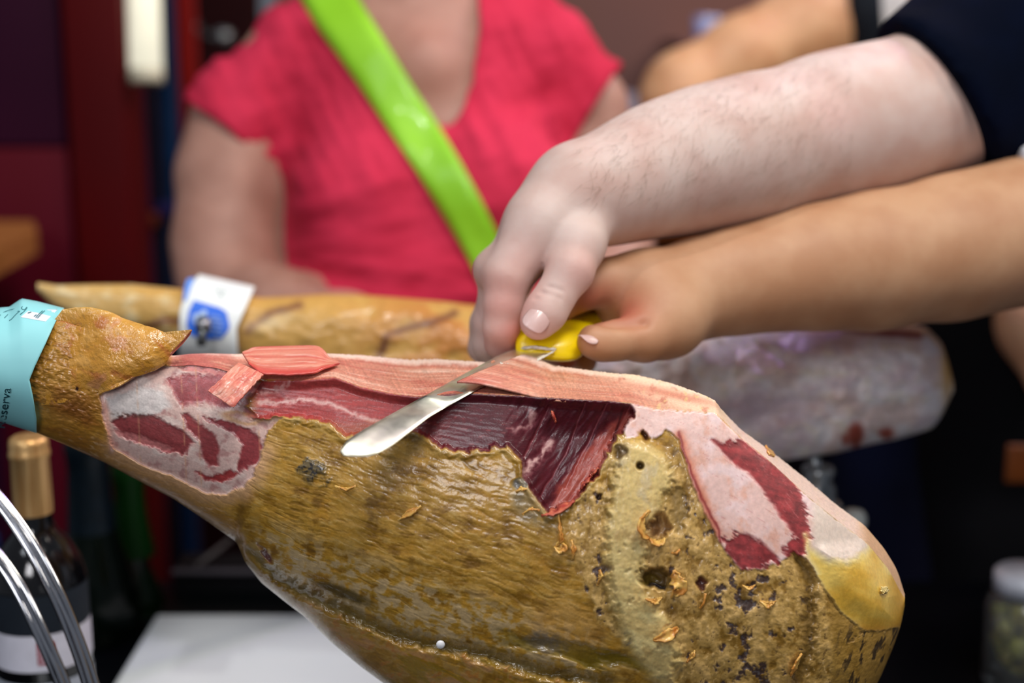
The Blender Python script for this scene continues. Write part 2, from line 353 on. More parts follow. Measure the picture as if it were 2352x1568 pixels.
FLAKE = [(1498, 1215, 24, 40, .3), (1562, 1340, 26, 32, .5), (1512, 1245, 22, 12, 0), (1285, 1215, 10, 46, .1), (1500, 1370, 42, 20, .3), (1548, 1450, 34, 20, -.5)]
def ham_paint(x, y):
    base, v, t, dT = ham_base(x, y); yR = fR(x); yB = fB(x)
    n1 = aniso(x, y, 90, 34, .32, 1, 4); n2 = aniso(x, y, 40, 13, .30, 11, 4); n3 = fbm(x / 9, y / 9, 21, 3); n4 = fbm(x / 150, y / 150, 31, 3)
    fib = aniso(x + 22 * n4, y + 30 * n4, 70, 7.0, .34, 41, 3); n5 = fbm(x / 24, y / 24, 51, 4)
    fine = fbm(x / 4.5, y / 4.5, 55, 2)
    dz = np.zeros_like(x); rg = np.full_like(x, .34)
    # ---- rind
    c = np.broadcast_to(np.array([168., 126, 44]), x.shape + (3,)).copy()
    c = mix(c, [186, 142, 62], sst(-.05, .55, n1)); c = mix(c, [122, 84, 18], sst(.0, .6, -n1 + .3 * n2) * .7)
    c = mix(c, [206, 170, 100], sst(.1, .5, n2) * .32); c = mix(c, [212, 184, 132], sst(.2, .4, aniso(x + 20 * n4, y + 26 * n4, 46, 5.5, .36, 45, 3)) * .32); c = mix(c, [118, 84, 22], sst(.1, .5, fib) * .45)
    c = mix(c, [205, 165, 80], sst(.25, .5, n3) * .25)
    # tan greyish film on the lower belly
    belly = sst(-.25, .35, (y - (1180 + .33 * (x - 560))) / 150.0) * (1 - sst(1340, 1440, x)) * sst(540, 620, x)
    film = sst(-.12, .22, n5 * .7 + n1 * .5 + .12) * belly; c = mix(c, [96, 62, 10], sst(.1, .5, fbm(x / 75, y / 48, 47, 5, .6)) * .55); c = mix(c, [190, 136, 40], sst(.1, .5, fbm(x / 60, y / 40, 48, 5, .6)) * .5)
    c = mix(c, [184, 160, 122], film * .85); rg = rg - film * .08
    c = mix(c, [150, 110, 20], sst(.2, .45, n2) * belly * .6)
    # fold band and lower flap
    dcr = linesd(CREASE, x, y + 9 * n5)
    below = sst(0, 26, y - np.interp(x, [p[0] for p in CREASE], [p[1] for p in CREASE]) + 8 * n5)
    c = mix(c, [176, 128, 44], below * .55); c = mix(c, [196, 140, 96], below * sst(0, .5, n1) * .6); c = mix(c, [186, 110, 40], below * sst(.2, .5, n5) * .5); c = mix(c, [150, 118, 20], below * sst(.1, .4, aniso(x, y, 120, 22, .55, 61)) * .7)
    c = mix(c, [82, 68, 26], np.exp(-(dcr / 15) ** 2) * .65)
    dz += below * -.004 * sst(500, 640, x) + .0035 * np.exp(-(dcr / 14) ** 2)
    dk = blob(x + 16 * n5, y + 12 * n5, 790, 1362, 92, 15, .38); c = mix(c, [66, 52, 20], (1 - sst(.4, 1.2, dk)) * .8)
    dk = blob(x, y + 22 * n1, 1330, 1500, 190, 26, .22); c = mix(c, [112, 92, 14], (1 - sst(.5, 1.2, dk)) * .85); dz += .003 * (1 - sst(.2, 1.2, dk))
    dk = blob(x + 20 * n5, y + 20 * n5, 720, 1082, 34, 27, .2); sp = (1 - sst(.5, 1.25, dk)); c = mix(c, [92, 84, 66], sp * .8); c = mix(c, [50, 46, 46], sp * sst(.05, .3, n3)); dz += -.0012 * sp
    dk = blob(x, y, 1300, 1440, 120, 70, .2); c = mix(c, [198, 150, 84], (1 - sst(.4, 1.2, dk)) * .5)
    lo = blob(x + 20 * n5, y + 24 * n5, 1250, 1475, 60, 20, .2); c = mix(c, [110, 100, 92], (1 - sst(.4, 1.2, lo)) * .7)
    # soft grey film under the V
    dk = blob(x + 20 * n5, y + 20 * n5, 1215, 1160, 58, 36, .8); c = mix(c, [150, 128, 88], (1 - sst(.6, 1.2, dk)) * .8)
    # bone side, mottled
    rt = sst(-8, 14, x - np.interp(y, [1100, 1180, 1300, 1420, 1520, 1570], [1380, 1300, 1320, 1370, 1480, 1520]) + 22 * n5) * sst(1000, 1080, y)
    c2 = np.broadcast_to(np.array([184., 147, 80]), x.shape + (3,)).copy(); n6 = fbm(x / 42, y / 60, 71, 5, .6); n7 = fbm(x / 16, y / 18, 81, 4, .6)
    c2 = mix(c2, [216, 176, 106], sst(.05, .4, n6)); c2 = mix(c2, [136, 100, 36], sst(.05, .45, -n6)); c2 = mix(c2, [222, 184, 122], sst(.3, .5, n7) * .7); c2 = mix(c2, [112, 84, 44], sst(.3, .55, -n7) * .7)
    dark = sst(.22, .42, fbm(x / 34, y / 40, 91, 4, .6) + .34 * (np.exp(-blob(x, y, 1730, 1350, 60, 60) ** 2) + np.exp(-blob(x, y, 1690, 1480, 40, 110) ** 2) + .8 * np.exp(-blob(x, y, 1375, 1330, 30, 90) ** 2) + .8 * np.exp(-blob(x, y, 1540, 1325, 60, 26) ** 2) + .9 * np.exp(-blob(x, y, 1640, 1225, 26, 34) ** 2) + .8 * np.exp(-blob(x, y, 1760, 1545, 80, 22) ** 2)) - .16)
    c2 = mix(c2, [66, 50, 52], dark * .85); c2 = mix(c2, [128, 124, 130], dark * sst(.25, .45, n3) * .6)
    c = c * (1 - rt[..., None]) + c2 * rt[..., None]
    dz += rt * (-.0012 * n6 - .0004 * n7 + .0007 * dark); rg = rg + rt * .08
    wr = sst(.18, .5, fib); fm = 1 - rt
    dz += fm * (-.0005 * n1 - .00022 * n2 + .00022 * wr) - .00003 * fine
    # edge rim tan along the cut
    # ---- groove at far right, dark tail
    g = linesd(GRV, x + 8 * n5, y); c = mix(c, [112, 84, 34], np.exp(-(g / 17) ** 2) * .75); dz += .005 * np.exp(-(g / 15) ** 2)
    rr = sst(0, 20, x - np.interp(y, [1280, 1400, 1480, 1568], [1880, 1890, 1900, 1900])) * sst(1300, 1340, y)
    c = mix(c, [160, 122, 50], rr * .7)
    st = rr * sst(.08, .3, aniso(x, y, 60, 15, 1.95, 101, 4)) * sst(1420, 1470, y + .25 * (x - 1950)) * sst(1900, 1960, x + 20 * n5); c = mix(c, [52, 40, 28], st * .85)
    c = mix(c, [196, 150, 48], np.exp(-blob(x, y, 2050, 1520, 20, 80) ** 2) * .0)
    # ---- bone
    sb = polysd(BONE, x + 14 * n5, y + 10 * n5); mb = sst(-22, 16, sb)
    cb = np.broadcast_to(np.array([212., 186, 122]), x.shape + (3,)).copy(); cb = mix(cb, [226, 206, 144], sst(1180, 1400, y) * sst(-.2, .4, n1)); cb = mix(cb, [176, 146, 90], sst(.1, .5, n6) * .7); cb = mix(cb, [200, 182, 142], sst(.1, .5, fbm(x / 50, y / 70, 111)) * (1 - sst(1180, 1300, y)) * .8)
    c = mix(c, 0, mb * 0) * (1 - mb[..., None] * .92) + cb * mb[..., None] * .92; dz += mb * (-.0055 + .0008 * n6)
    hl = blob(x, y, 1470, 1070, 9, 9); c = mix(c, [88, 66, 30], 1 - sst(.6, 1.3, hl)); dz += .006 * (1 - sst(.3, 1.3, hl))
    # hollows and dark holes
    for (hx, hy, rx, ry, an, dp, cc) in ((1512, 1212, 26, 34, .2, .006, [112, 76, 46]), (1508, 1330, 44, 24, .15, .009, [72, 54, 20]), (1492, 1332, 24, 14, 0, .002, [104, 84, 20]), (1612, 1340, 12, 14, 0, .004, [80, 34, 30]), (1486, 988, 12, 26, .1, .006, [96, 52, 34]), (1425, 1040, 20, 18, 0, .003, [84, 62, 34]), (1376, 1140, 10, 6, 0, .004, [50, 26, 16]), (1195, 1110, 20, 16, 0, .001, [88, 92, 100]), (1560, 1170, 22, 60, 0, .002, [140, 112, 60]), (610, 1272, 8, 24, -.6, .002, [92, 50, 56]), (1505, 1345, 22, 6, .1, .002, [50, 46, 58])):
        hb = blob(x + 10 * n5, y + 10 * n5, hx, hy, rx, ry, an); mh = 1 - sst(.55, 1.2, hb); c = mix(c, np.array(cc) * 1.0, mh * .85); dz += dp * mh
    for (hx, hy, rx, ry, an) in FLAKE:
        hb = blob(x + 9 * n5, y + 9 * n5, hx, hy, rx, ry, an); mh = np.exp(-((hb - 1) / .22) ** 2) * .5; c = mix(c, [216, 176, 104], mh)
    # ---- shank
    shk = 1 - sst(180, 560, x); c = mix(c, [178, 124, 44], shk * .75); c = mix(c, [150, 92, 32], shk * sst(0, .5, n1) * .55); c = mix(c, [206, 154, 74], shk * sst(.05, .5, -n1 + .2 * n5) * .6)
    c = mix(c, [112, 62, 24], np.exp(-blob(x + 20 * n5, y + 12 * n5, 165, 935, 62, 30, .3) ** 2) * .75)
    band = sst(-18, 6, y - (yB - 42)) * (1 - sst(520, 600, x)) * sst(90, 200, x); c = mix(c, [146, 100, 40], band * .5); c = mix(c, [206, 168, 130], band * sst(.22, .5, aniso(x, y, 24, 8, .45, 121)) * .7)
    dz += shk * (-.0006 * n5 - .0005 * n3)
    # pale pink margin round the shank cut
    ss = polysd(SHANK, x + 7 * n5, y + 7 * n5)
    mg = sst(-52, -4, ss) * sst(0, 1, (y - 985) / 60.0); c = mix(c, [208, 162, 122], mg * .85)
    ms = sst(-3, 3, ss); dz = dz * (1 - .9 * ms)
    cs = np.broadcast_to(np.array([212., 178, 168]), x.shape + (3,)).copy(); cs = mix(cs, [186, 140, 134], sst(0, .5, n5)); cs = mix(cs, [226, 206, 196], sst(.1, .5, -n1) * .7)
    def rp(poly, col, soft=4, wz=7, a=1.0):
        s_ = polysd(poly, x + wz * n5, y + wz * n5 + 4 * n3); m_ = sst(-soft, soft, s_) * a
        return m_, np.array(col, float)
    for poly, col, soft, al in (([(256, 968), (300, 950), (350, 952), (420, 990), (446, 1015), (425, 1040), (385, 1040), (330, 1022), (285, 1005)], [138, 58, 60], 4, .95),
                            ([(262, 985), (330, 1002), (400, 1030), (380, 1036), (310, 1015), (268, 998)], [206, 128, 124], 4, .8),
                            ([(415, 950), (432, 950), (462, 978), (492, 996), (506, 1035), (500, 1068), (482, 1072), (466, 1048), (455, 1010), (430, 985)], [142, 56, 58], 5, .95),
                            ([(468, 960), (520, 966), (570, 985), (596, 1005), (602, 1030), (588, 1060), (566, 1078), (545, 1082), (550, 1050), (556, 1020), (538, 996), (500, 978)], [138, 50, 54], 4, .95),
                            ([(448, 1084), (490, 1094), (530, 1078), (548, 1086), (522, 1104), (500, 1108), (470, 1100)], [160, 56, 56], 4, .95),
                            ([(386, 872), (430, 856), (470, 862), (520, 856), (560, 870), (590, 886), (560, 920), (520, 940), (470, 922), (420, 934), (398, 905)], [150, 66, 70], 7, .9),
                            ([(590, 890), (560, 928), (566, 956), (620, 950), (660, 953), (700, 925), (660, 905)], [142, 54, 62], 6, .5),
                            ([(395, 840), (470, 838), (560, 862), (520, 862), (440, 852)], [194, 112, 108], 5, .85)):
        m_, cc = rp(poly, col, soft); m_ = m_ * al
        ca = cc * (1 + .12 * n2[..., None] + .10 * n3[..., None]); cs = cs * (1 - m_[..., None]) + ca * m_[..., None]; dz += .0008 * m_ * ms
    m_, cc = rp([(240, 915), (320, 885), (370, 895), (392, 930), (370, 950), (310, 950), (258, 958)], [216, 208, 204], 8); cs = cs * (1 - .9 * m_[..., None]) + (cc * (1 + .1 * n2[..., None])) * .9 * m_[..., None]
    cs = mix(cs, [84, 62, 50], np.exp(-blob(x + 9 * n5, y, 300, 954, 52, 6, .05) ** 2) * sst(-.2, .3, n3) * .7)
    cs = mix(cs, [186, 134, 74], np.exp(-((blob(x + 6 * n5, y + 6 * n5, 560, 960, 46, 12, .15) - .8) / .35) ** 2) * .55)
    for gx in (418, 452, 315, 590, 636):   # fine vertical scores left by the knife
        cs = mix(cs, [214, 160, 120], np.exp(-((x - gx - .05 * (y - 900)) / 1.8) ** 2) * .55 * sst(-.4, .2, perlin(y / 30, x * 0 + gx, 7)))
    c = c * (1 - ms[..., None]) + cs * ms[..., None]; rg = rg * (1 - ms) + .30 * ms; dz += ms * (.0028 + .0002 * n5)
    dz += -.002 * np.exp(-((x - (236 + .12 * (y - 905))) / 9) ** 2) * sst(900, 930, y) * (1 - sst(1030, 1050, y)); c = mix(c, [226, 168, 150], np.exp(-((x - (236 + .16 * (y - 905))) / 7) ** 2) * sst(900, 930, y) * (1 - sst(1030, 1050, y)) * .8)
    # ---- lean meat wall
    sm = polysd(MEAT, x + 10 * n5 * sst(930, 980, y), y + 10 * n5 * sst(930, 980, y) + 3 * n3); mm = sst(-2.5, 2.5, sm) * sst(560, 600, x); dz = dz * (1 - .9 * mm)
    g1 = sst(820, 1120, x); cm = np.array([162., 62, 60]) * (1 - g1[..., None]) + np.array([78., 20, 30]) * g1[..., None]  # darker red towards the right, part own tone, part painted shade
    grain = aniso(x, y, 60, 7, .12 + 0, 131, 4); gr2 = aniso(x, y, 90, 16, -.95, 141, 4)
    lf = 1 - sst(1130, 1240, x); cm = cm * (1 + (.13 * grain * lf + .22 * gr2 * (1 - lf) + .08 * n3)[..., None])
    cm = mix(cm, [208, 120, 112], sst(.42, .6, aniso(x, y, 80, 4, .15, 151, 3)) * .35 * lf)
    # fat seams
    for pts, wd, al in (([(560, 925), (640, 925), (700, 917), (760, 928), (800, 945), (850, 965), (900, 980)], 6, .85), ([(600, 900), (640, 895), (665, 876)], 6, .7), ([(1180, 985), (1215, 975), (1225, 950)], 7, .6), ([(1205, 1085), (1235, 1050), (1265, 1015)], 9, .85), ([(1275, 1165), (1325, 1110), (1375, 1060), (1395, 1030)], 12, .45)):
        dd = linesd(pts, x + 10 * n5, y + 9 * n5); m_ = np.exp(-(dd / (wd * (1 + .5 * n3))) ** 2) * al * sst(-.55, .1, n5 + .2); cm = mix(cm, [224, 186, 178], m_)
    cm = mix(cm, [178, 84, 66], sst(-10, 8, polysd([(1270, 1170), (1280, 1120), (1320, 1070), (1355, 1020), (1395, 985), (1440, 945), (1455, 960), (1408, 1010), (1390, 1060), (1330, 1140)], x + 6 * n5, y + 6 * n5)) * .75)  # lighter red on the V's right side, a painted highlight
    cm = mix(cm, [150, 84, 50], sst(640, 760, x) * (1 - sst(900, 960, x)) * sst(952, 985, y + 8 * n5) * .6)
    for pts in ([(1240, 1140), (1300, 1040), (1345, 925)], [(1205, 1050), (1260, 935)], [(1300, 1120), (1395, 925)], [(1405, 1010), (1450, 930)]):
        dd = linesd(pts, x + 3 * n5, y); cm = mix(cm, [170, 96, 100], np.exp(-(dd / 1.7) ** 2) * .5); dz += .0010 * mm * np.exp(-(dd / 3.5) ** 2)
    cm = mix(cm, [48, 8, 14], np.exp(-(linesd([(1432, 935), (1412, 1000), (1398, 1050), (1375, 1110)], x, y) / 3) ** 2) * .7)
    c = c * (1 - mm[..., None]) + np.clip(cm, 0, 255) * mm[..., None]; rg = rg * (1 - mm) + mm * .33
    dep = sst(-1, 9, sm) * (.0045 + .012 * sst(1150, 1290, x) * sst(915, 1010, y)) * sst(560, 640, x) * sst(0, 26, y - yR)
    dz += dep + mm * (.00022 * grain * lf + .0009 * gr2 * (1 - lf))
    lip = np.exp(-((sm + 7) / 8.0) ** 2) * (sm < 3) * sst(600, 660, x) * (y > yR + 12); c = mix(c, [190, 160, 100], lip * .6 * sst(-.5, .3, n5)); dz += -.0014 * lip
    # ---- white and pink fat on the butt
    sf = polysd(FATP, x + 8 * n5, y + 8 * n5 + 3 * n3); mf = sst(-3, 3, sf) * (y >= yR - 3); dz = dz * (1 - .95 * mf)
    cf = np.broadcast_to(np.array([222., 186, 178]), x.shape + (3,)).copy(); cf = mix(cf, [214, 160, 140], sst(0, .5, n6) * .7); cf = mix(cf, [230, 204, 204], sst(.0, .5, fbm(x / 70, y / 70, 161)) * .8)
    cf = mix(cf, [214, 196, 182], sst(1850, 1880, x)); cf = mix(cf, [202, 112, 80], np.exp(-(linesd([(1562, 1000), (1580, 1060), (1604, 1120), (1625, 1180), (1645, 1225)], x + 4 * n5, y) / 13) ** 2) * .75)
    cf = mix(cf, [128, 36, 36], np.exp(-(linesd([(1560, 992), (1572, 1040), (1592, 1095), (1615, 1150), (1650, 1215), (1656, 1245)], x + 4 * n5, y) / 3.2) ** 2) * .85)
    for po in (REDP1, REDP2):
        fe = aniso(x, y, 30, 6, .5, 175, 3); sr = polysd(po, x + 13 * n5 + 8 * fe, y + 13 * n5 + 6 * fe); mr = sst(-6, 5, sr); cr = np.array([142., 52, 54]) * (1 + .25 * n2[..., None] + .22 * n7[..., None]); cr = mix(cr, [190, 110, 110], sst(.42, .6, aniso(x, y, 40, 5, .9, 171, 3)) * .5)
        cf = cf * (1 - mr[..., None]) + cr * mr[..., None]; dz += .0008 * mr
    cf = mix(cf, [170, 90, 90], sst(.45, .55, aniso(x, y, 50, 4, .5, 181, 3)) * .25 * (1 - sst(1850, 1870, x)))
    sy = polysd(YEL, x + 6 * n5, y + 6 * n5); my = sst(-12, 8, sy); cy = np.broadcast_to(np.array([212., 166, 62]), x.shape + (3,)).copy(); cy = mix(cy, [226, 192, 96], sst(-.3, .4, n4 + .4 * n1)); cy = mix(cy, [192, 140, 40], sst(2030, 2075, x) * .8)
    cy = mix(cy, [232, 216, 160], np.exp(-((sy - 2) / 9) ** 2) * .6 * (y < 1320)); cy = mix(cy, [160, 110, 44], sst(1415, 1455, y + 8 * n5) * .6)
    cf = cf * (1 - my[..., None]) + cy * my[..., None]
    sc = np.exp(-blob(x, y, 1938, 1290, 50, 34) ** 2); 
    c = c * (1 - mf[..., None]) + cf * mf[..., None]; rg = rg * (1 - mf) + mf * (.42 - .1 * my)
    dz += mf * (-.0012 - .0005 * fbm(x / 90, y / 90, 555, 2) - .006 * sst(0, 60, polysd([(1850, 1240), (1990, 1230), (2085, 1362), (2068, 1438), (2000, 1452), (1930, 1405), (1890, 1345)], x, y)) * sst(1850, 1900, x)) + sc * mf * -.0004 * n3
    # ---- sliced top
    tp = sst(-.8, .8, yR - y) * sst(380, 400, x)
    L = (x - 400); u = t
    s1 = fbm(L / 260, u * 7.5 + .0006 * L, 191, 4, .6); s2 = fbm(L / 130, u * 22, 201, 3); kn = aniso(x, y, 4.2, 60, -.55 + 0 * 0, 211, 2)
    ct = np.broadcast_to(np.array([204., 136, 114]), x.shape + (3,)).copy(); ct = mix(ct, [182, 96, 84], sst(.0, .45, s1) * .8); ct = mix(ct, [220, 168, 146], sst(.12, .42, -s1)); ct = mix(ct, [230, 200, 184], sst(.34, .5, s2) * .5)
    ct = mix(ct, [184, 124, 94], sst(1050, 1300, x) * .45)
    ct = ct * (1 + (.09 * kn + .05 * fine)[..., None]); ct = mix(ct, [238, 206, 190], sst(.78, .93, u + .05 * n5 + .03 * n3)); ct = mix(ct, [238, 212, 180], sst(1380, 1540, x + 200 * (u - .5)) * .85 * sst(-.4, .2, n5 + .3)); 
    ct = mix(ct, [196, 120, 96], np.exp(-blob(x, y, 1540, 905, 110, 9, .22) ** 2) * .8); ct = mix(ct, [214, 190, 130], sst(.3, .42, n7) * sst(1440, 1520, x) * .6)
    ct = mix(ct, [186, 96, 92], (1 - sst(420, 620, x)) * sst(-.5, .3, n1) * .8)
    ct = mix(ct, [226, 200, 190], sst(1655, 1690, x) * .7); ct = mix(ct, [196, 152, 112], sst(1955, 2000, x) * .8)
    c = c * (1 - tp[..., None]) + np.clip(ct, 0, 255) * tp[..., None]; rg = rg * (1 - tp) + tp * .46
    hs = sst(-3, 3, x - np.interp(y, [830, 905], [1215, 1045])) * (1 - sst(1500, 1640, x))
    dz += tp * (-.0022 * hs * (u > -1) * .0 + .00022 * kn + .0002 * s2)
    # ragged front edge of the top
    region = np.zeros(x.shape, np.int8)
    region[(ms > .5)] = 2; region[mm > .5] = 1; region[(mf > .5)] = 3; region[(mf > .5) & (my > .5)] = 6; region[(mb > .5) & (mf < .5) & (mm < .5)] = 4; region[tp > .5] = 5; region[(tp > .5) & (x > 1650)] = 3
    c = c * (1 + .05 * fine[..., None] * (1 - mf[..., None]))
    return np.clip(c, 0, 255), np.clip(rg, .12, .9), dz, region

def ham_depth(x, y):
    x = np.asarray(x, float); y = np.asarray(y, float)
    return ham_base(x, y)[0]

HAM_O = P(1176, 1765, HC)
ham = thing('cured_ham', 'large golden cured ham in front, sliced open on top under the knife', 'ham', HAM_O)
xs = np.concatenate([np.linspace(-280, 1940, 960), 1940 + 138 * np.sin(np.linspace(0, np.pi / 2, 110)[1:])])
NT = 56; NF = 360; NB = 60
tt = np.linspace(0, 1, NT + 1)[:-1]; vv = 1 - (1 - np.linspace(0, 1, NF)) ** 1.25
X = np.repeat(xs[:, None], NT + NF, 1); yT = fT(xs)[:, None]; yR = fR(xs)[:, None]; yB = fB(xs)[:, None]
# ragged silhouettes
rag = 2.2 * fbm(xs / 7, xs * 0, 221, 3)[:, None] * (sst(760, 800, xs) * (1 - sst(1900, 1980, xs)))[:, None]
Y = np.concatenate([(yT + rag) + (yR - yT - rag) * tt[None, :], yR + (yB - yR) * vv[None, :]], 1)
ragr = 2.0 * fbm(xs / 10, xs * 0 + 5, 231, 3)[:, None] * sst(600, 700, xs)[:, None] * np.exp(-((Y - yR) / 10.0) ** 2); Y = Y + ragr
col, rg, dz, reg = ham_paint(X, Y)
base, v_, t_, dT = ham_base(X, Y)
qq = Q0 + (1 - Q0) * v_; fade = np.clip(np.sqrt(np.maximum(0, 1 - qq * qq)) * 1.6, .12, 1) * np.clip((2080 - X) / 40, 0, 1) * np.where(Y < yR, .6, 1)
D = base + dz * fade
Pf = P(X, Y, D)
# the far side
vb = np.linspace(1, 0, NB + 2)[1:-1]; Yb = yR + (yB - yR) * vb[None, :]; Xb = np.repeat(xs[:, None], NB, 1)
Yb = yT + (yB - yT) * vb[None, :]; Hh = fH(Xb)
qb = Q0 + (1 - Q0) * vb[None, :]; dT1 = ham_base(xs, fT(xs))[0][:, None]
rim = HC + 0 * Xb; prof = np.sqrt(np.maximum(0, 1 - vb[None, :] ** 2)); Db = HC + (dT1 - HC) * prof + Hh * .9 * np.sin(np.pi * np.clip(vb[None, :], 0, 1)) * 1.0
Pb = P(Xb, Yb, Db)
nb1 = fbm(Xb / 60, Yb / 40, 300, 3); colb = np.broadcast_to(np.array([176., 134, 60]), Xb.shape + (3,)).copy(); colb = mix(colb, [210, 180, 130], sst(0, .5, nb1)); 
V = np.concatenate([Pf, Pb], 1); C = np.concatenate([col, colb], 1); R = np.concatenate([rg, np.full(Xb.shape, .4)], 1); RG = np.concatenate([reg, np.zeros(Xb.shape, np.int8)], 1)
n, m = V.shape[:2]; F = gridfaces(n, m, True); V = V.reshape(-1, 3); C = C.reshape(-1, 3); R = R.ravel(); RG = RG.ravel()
# close the two ends
cL = len(V); V = np.concatenate([V, V[:m].mean(0)[None], V[-m:].mean(0)[None]]); C = np.concatenate([C, C[:1], C[-1:]]); R = np.concatenate([R, R[:1], R[-1:]]); RG = np.concatenate([RG, [0], [3]])
j = np.arange(m); j2 = (j + 1) % m
E1 = np.stack([j2, j, np.full(m, cL), np.full(m, cL)], 1); b0 = (n - 1) * m; E2 = np.stack([b0 + j, b0 + j2, np.full(m, cL + 1), np.full(m, cL + 1)], 1)
N = vnorm(V, F)
if (N[m * 300 + 200] @ FWD) > 0: F = F[:, ::-1]; E1 = E1[:, ::-1]; E2 = E2[:, ::-1]; N = -N
N[cL] = [-1, 0, 0]; N[cL + 1] = [1, 0, 0]
M_rind = paintmat('rind_paint', .30, 420, coat=.5, coatr=.12, bdist=.0006)
M_lean = paintmat('lean_paint', .2, 900, coat=.18, coatr=.25, bdist=.0006)
M_fat = paintmat('fat_paint', .14, 600, coat=.15, coatr=.18, sss=.15, bdist=.0006)
M_cut = paintmat('cut_paint', .45, 1100, coat=.0, bdist=.0007)
fr = np.sort(RG[F], axis=1)[:, 2]
for rid, nm, mt in ((0, 'rind', M_rind), (1, 'lean_meat', M_lean), (2, 'shank_meat', M_lean), (3, 'white_fat', M_fat), (6, 'yellow_fat', M_fat), (4, 'hip_bone', M_fat), (5, 'cut_surface', M_cut)):
    ff = F[fr == rid]
    if rid == 0: tri = np.concatenate([E1, E2])[:, :]
    if not len(ff): continue
    u, inv = np.unique(ff, return_inverse=True); o = put(nm, V[u], inv.reshape(-1, 4), mt, ham, col=lin(C[u]), attr={'gloss': R[u]}, normals=N[u])
    print('ham', nm, len(ff))

# loose skin flap over the shank
fx = np.linspace(100, 441, 190); tv = np.linspace(0, 1, 90)
ftop = np.interp(fx, [100, 150, 180, 215, 245, 275, 330, 380, 441], [770, 711, 709, 713, 724, 739, 757, 763, 757]); fbot = np.interp(fx, [100, 190, 235, 280, 320, 370, 400, 425, 441], [925, 917, 906, 886, 862, 832, 806, 780, 759.5])
FX = np.repeat(fx[:, None], 90, 1); FY = ftop[:, None] + (fbot - ftop)[:, None] * tv[None, :]
FX = FX + 0; wav = fbm(FX / 60, FY / 60, 401, 3); fine_ = fbm(FX / 9, FY / 9, 402, 3); n_ = aniso(FX, FY, 60, 30, .5, 403, 4)
bd = ham_base(FX, np.maximum(FY, fR(FX)))[0]; cv = np.sqrt(np.maximum(0, 1 - ((tv[None, :] - .55) / .56) ** 2))
lift = .0015 + .006 * sst(150, 300, FX) + .004 * sst(300, 441, FX)
midd = HC - .030 - .010 * cv; FD = np.minimum(bd - lift * sst(140, 200, FX), bd * 0 + 10) ; FD = np.where(FX < 200, FD, FD)
FD = HC - .030 - .012 * cv * (1 - sst(330, 441, FX)) - .003 * sst(140, 440, FX) - .0009 * n_ - .00012 * fine_
wj = sst(120, 300, FX) * (1 - sst(.72, 1, tv[None, :]) * (1 - sst(225, 262, FX))); wj = sst(0, 1, wj); FD = np.minimum(FD, bd - .0008); kb_ = np.ones(25) / 25; FD = np.apply_along_axis(lambda q: np.convolve(np.pad(q, 12, mode='edge'), kb_, 'valid'), 0, FD); FD = (bd + .0050) * (1 - wj) + FD * wj
G = P(FX, FY, FD)
cf_ = np.broadcast_to(np.array([196., 138, 50]), FX.shape + (3,)).copy(); cf_ = mix(cf_, [214, 158, 78], sst(0, .5, n_)); cf_ = mix(cf_, [182, 110, 50], sst(.05, .5, -n_ - .1)); cf_ = mix(cf_, [206, 136, 110], sst(.2, .5, wav) * .5)
cf_ = mix(cf_, [222, 176, 96], np.exp(-((FY - ftop[:, None]) / 10) ** 2) * .6); cf_ = mix(cf_, [50, 20, 12], 1 - sst(.5, 1.2, blob(FX, FY, 184, 888, 5, 6)))
VS, FS = sheet(G, .0042, -FWD)
CS = np.concatenate([cf_.reshape(-1, 3)] * 2); gl = np.full(len(VS), .22)
k_ = G.shape[0] * G.shape[1]
# sheet() offsets along normal: outer copy is the one nearer the camera
o_ = put('skin_flap', VS, FS, paintmat('flap_paint', .9, 230, coat=.9, coatr=.08, bdist=.0016), ham, col=lin(CS), attr={'gloss': gl}, label='glossy loose flap of skin over the shank')
# pink cut edge of the flap
ed = np.stack([fx, fbot], 1)[95:]; E = P(np.stack([ed[:, 0], ed[:, 0] - 4 - 8 * sst(441, 300, ed[:, 0])], 1), np.stack([ed[:, 1] - 1, ed[:, 1] + 9], 1), np.stack([FD[95:, -1] - .001, FD[95:, -1] + .006], 1))
VS, FS = sheet(E, .0012, -FWD); put('flap_edge', VS, FS, mat('flap_edge', (190, 112, 92), .4, c2=(130, 60, 58), scale=120, bump=.4), ham)

# curls and shreds of dried fat standing off the surface
M_flk = mat('dried_fat', (226, 180, 96), .35, c2=(196, 130, 56), scale=160, bump=.3, coat=.3, sss=.1)
def shred(pts, wds, lift=.003, name='fat_shred', mt=None, curl=.35, sd=1):
    pts = np.array(pts, float); r_ = np.random.RandomState(sd); s = np.linspace(0, 1, 16); k = np.linspace(0, 1, len(pts))
    px = np.interp(s, k, pts[:, 0]); py = np.interp(s, k, pts[:, 1]); wd = np.interp(s, np.linspace(0, 1, len(wds)), wds)
    tx, ty = np.gradient(px), np.gradient(py); l = np.hypot(tx, ty) + 1e-6; nx, ny = -ty / l, tx / l; a = np.linspace(-1, 1, 7)
    jj = 1 + .35 * r_.randn(16, 1) * .6
    gx = px[:, None] + nx[:, None] * a[None, :] * wd[:, None] * jj; gy = py[:, None] + ny[:, None] * a[None, :] * wd[:, None] * jj
    sdz = ham_paint(gx, gy)[2]; bs = ham_depth(gx, gy) + sdz
    dd = bs - .0006 - lift * (np.sin(np.pi * s)[:, None] * .5 + .5) * (.3 + curl * (a[None, :] ** 2) + .4 * (a[None, :] + 1) / 2)
    VS, FS = sheet(P(gx, gy, dd), .0011, -FWD); put(name, VS, FS, mt or M_flk, ham)
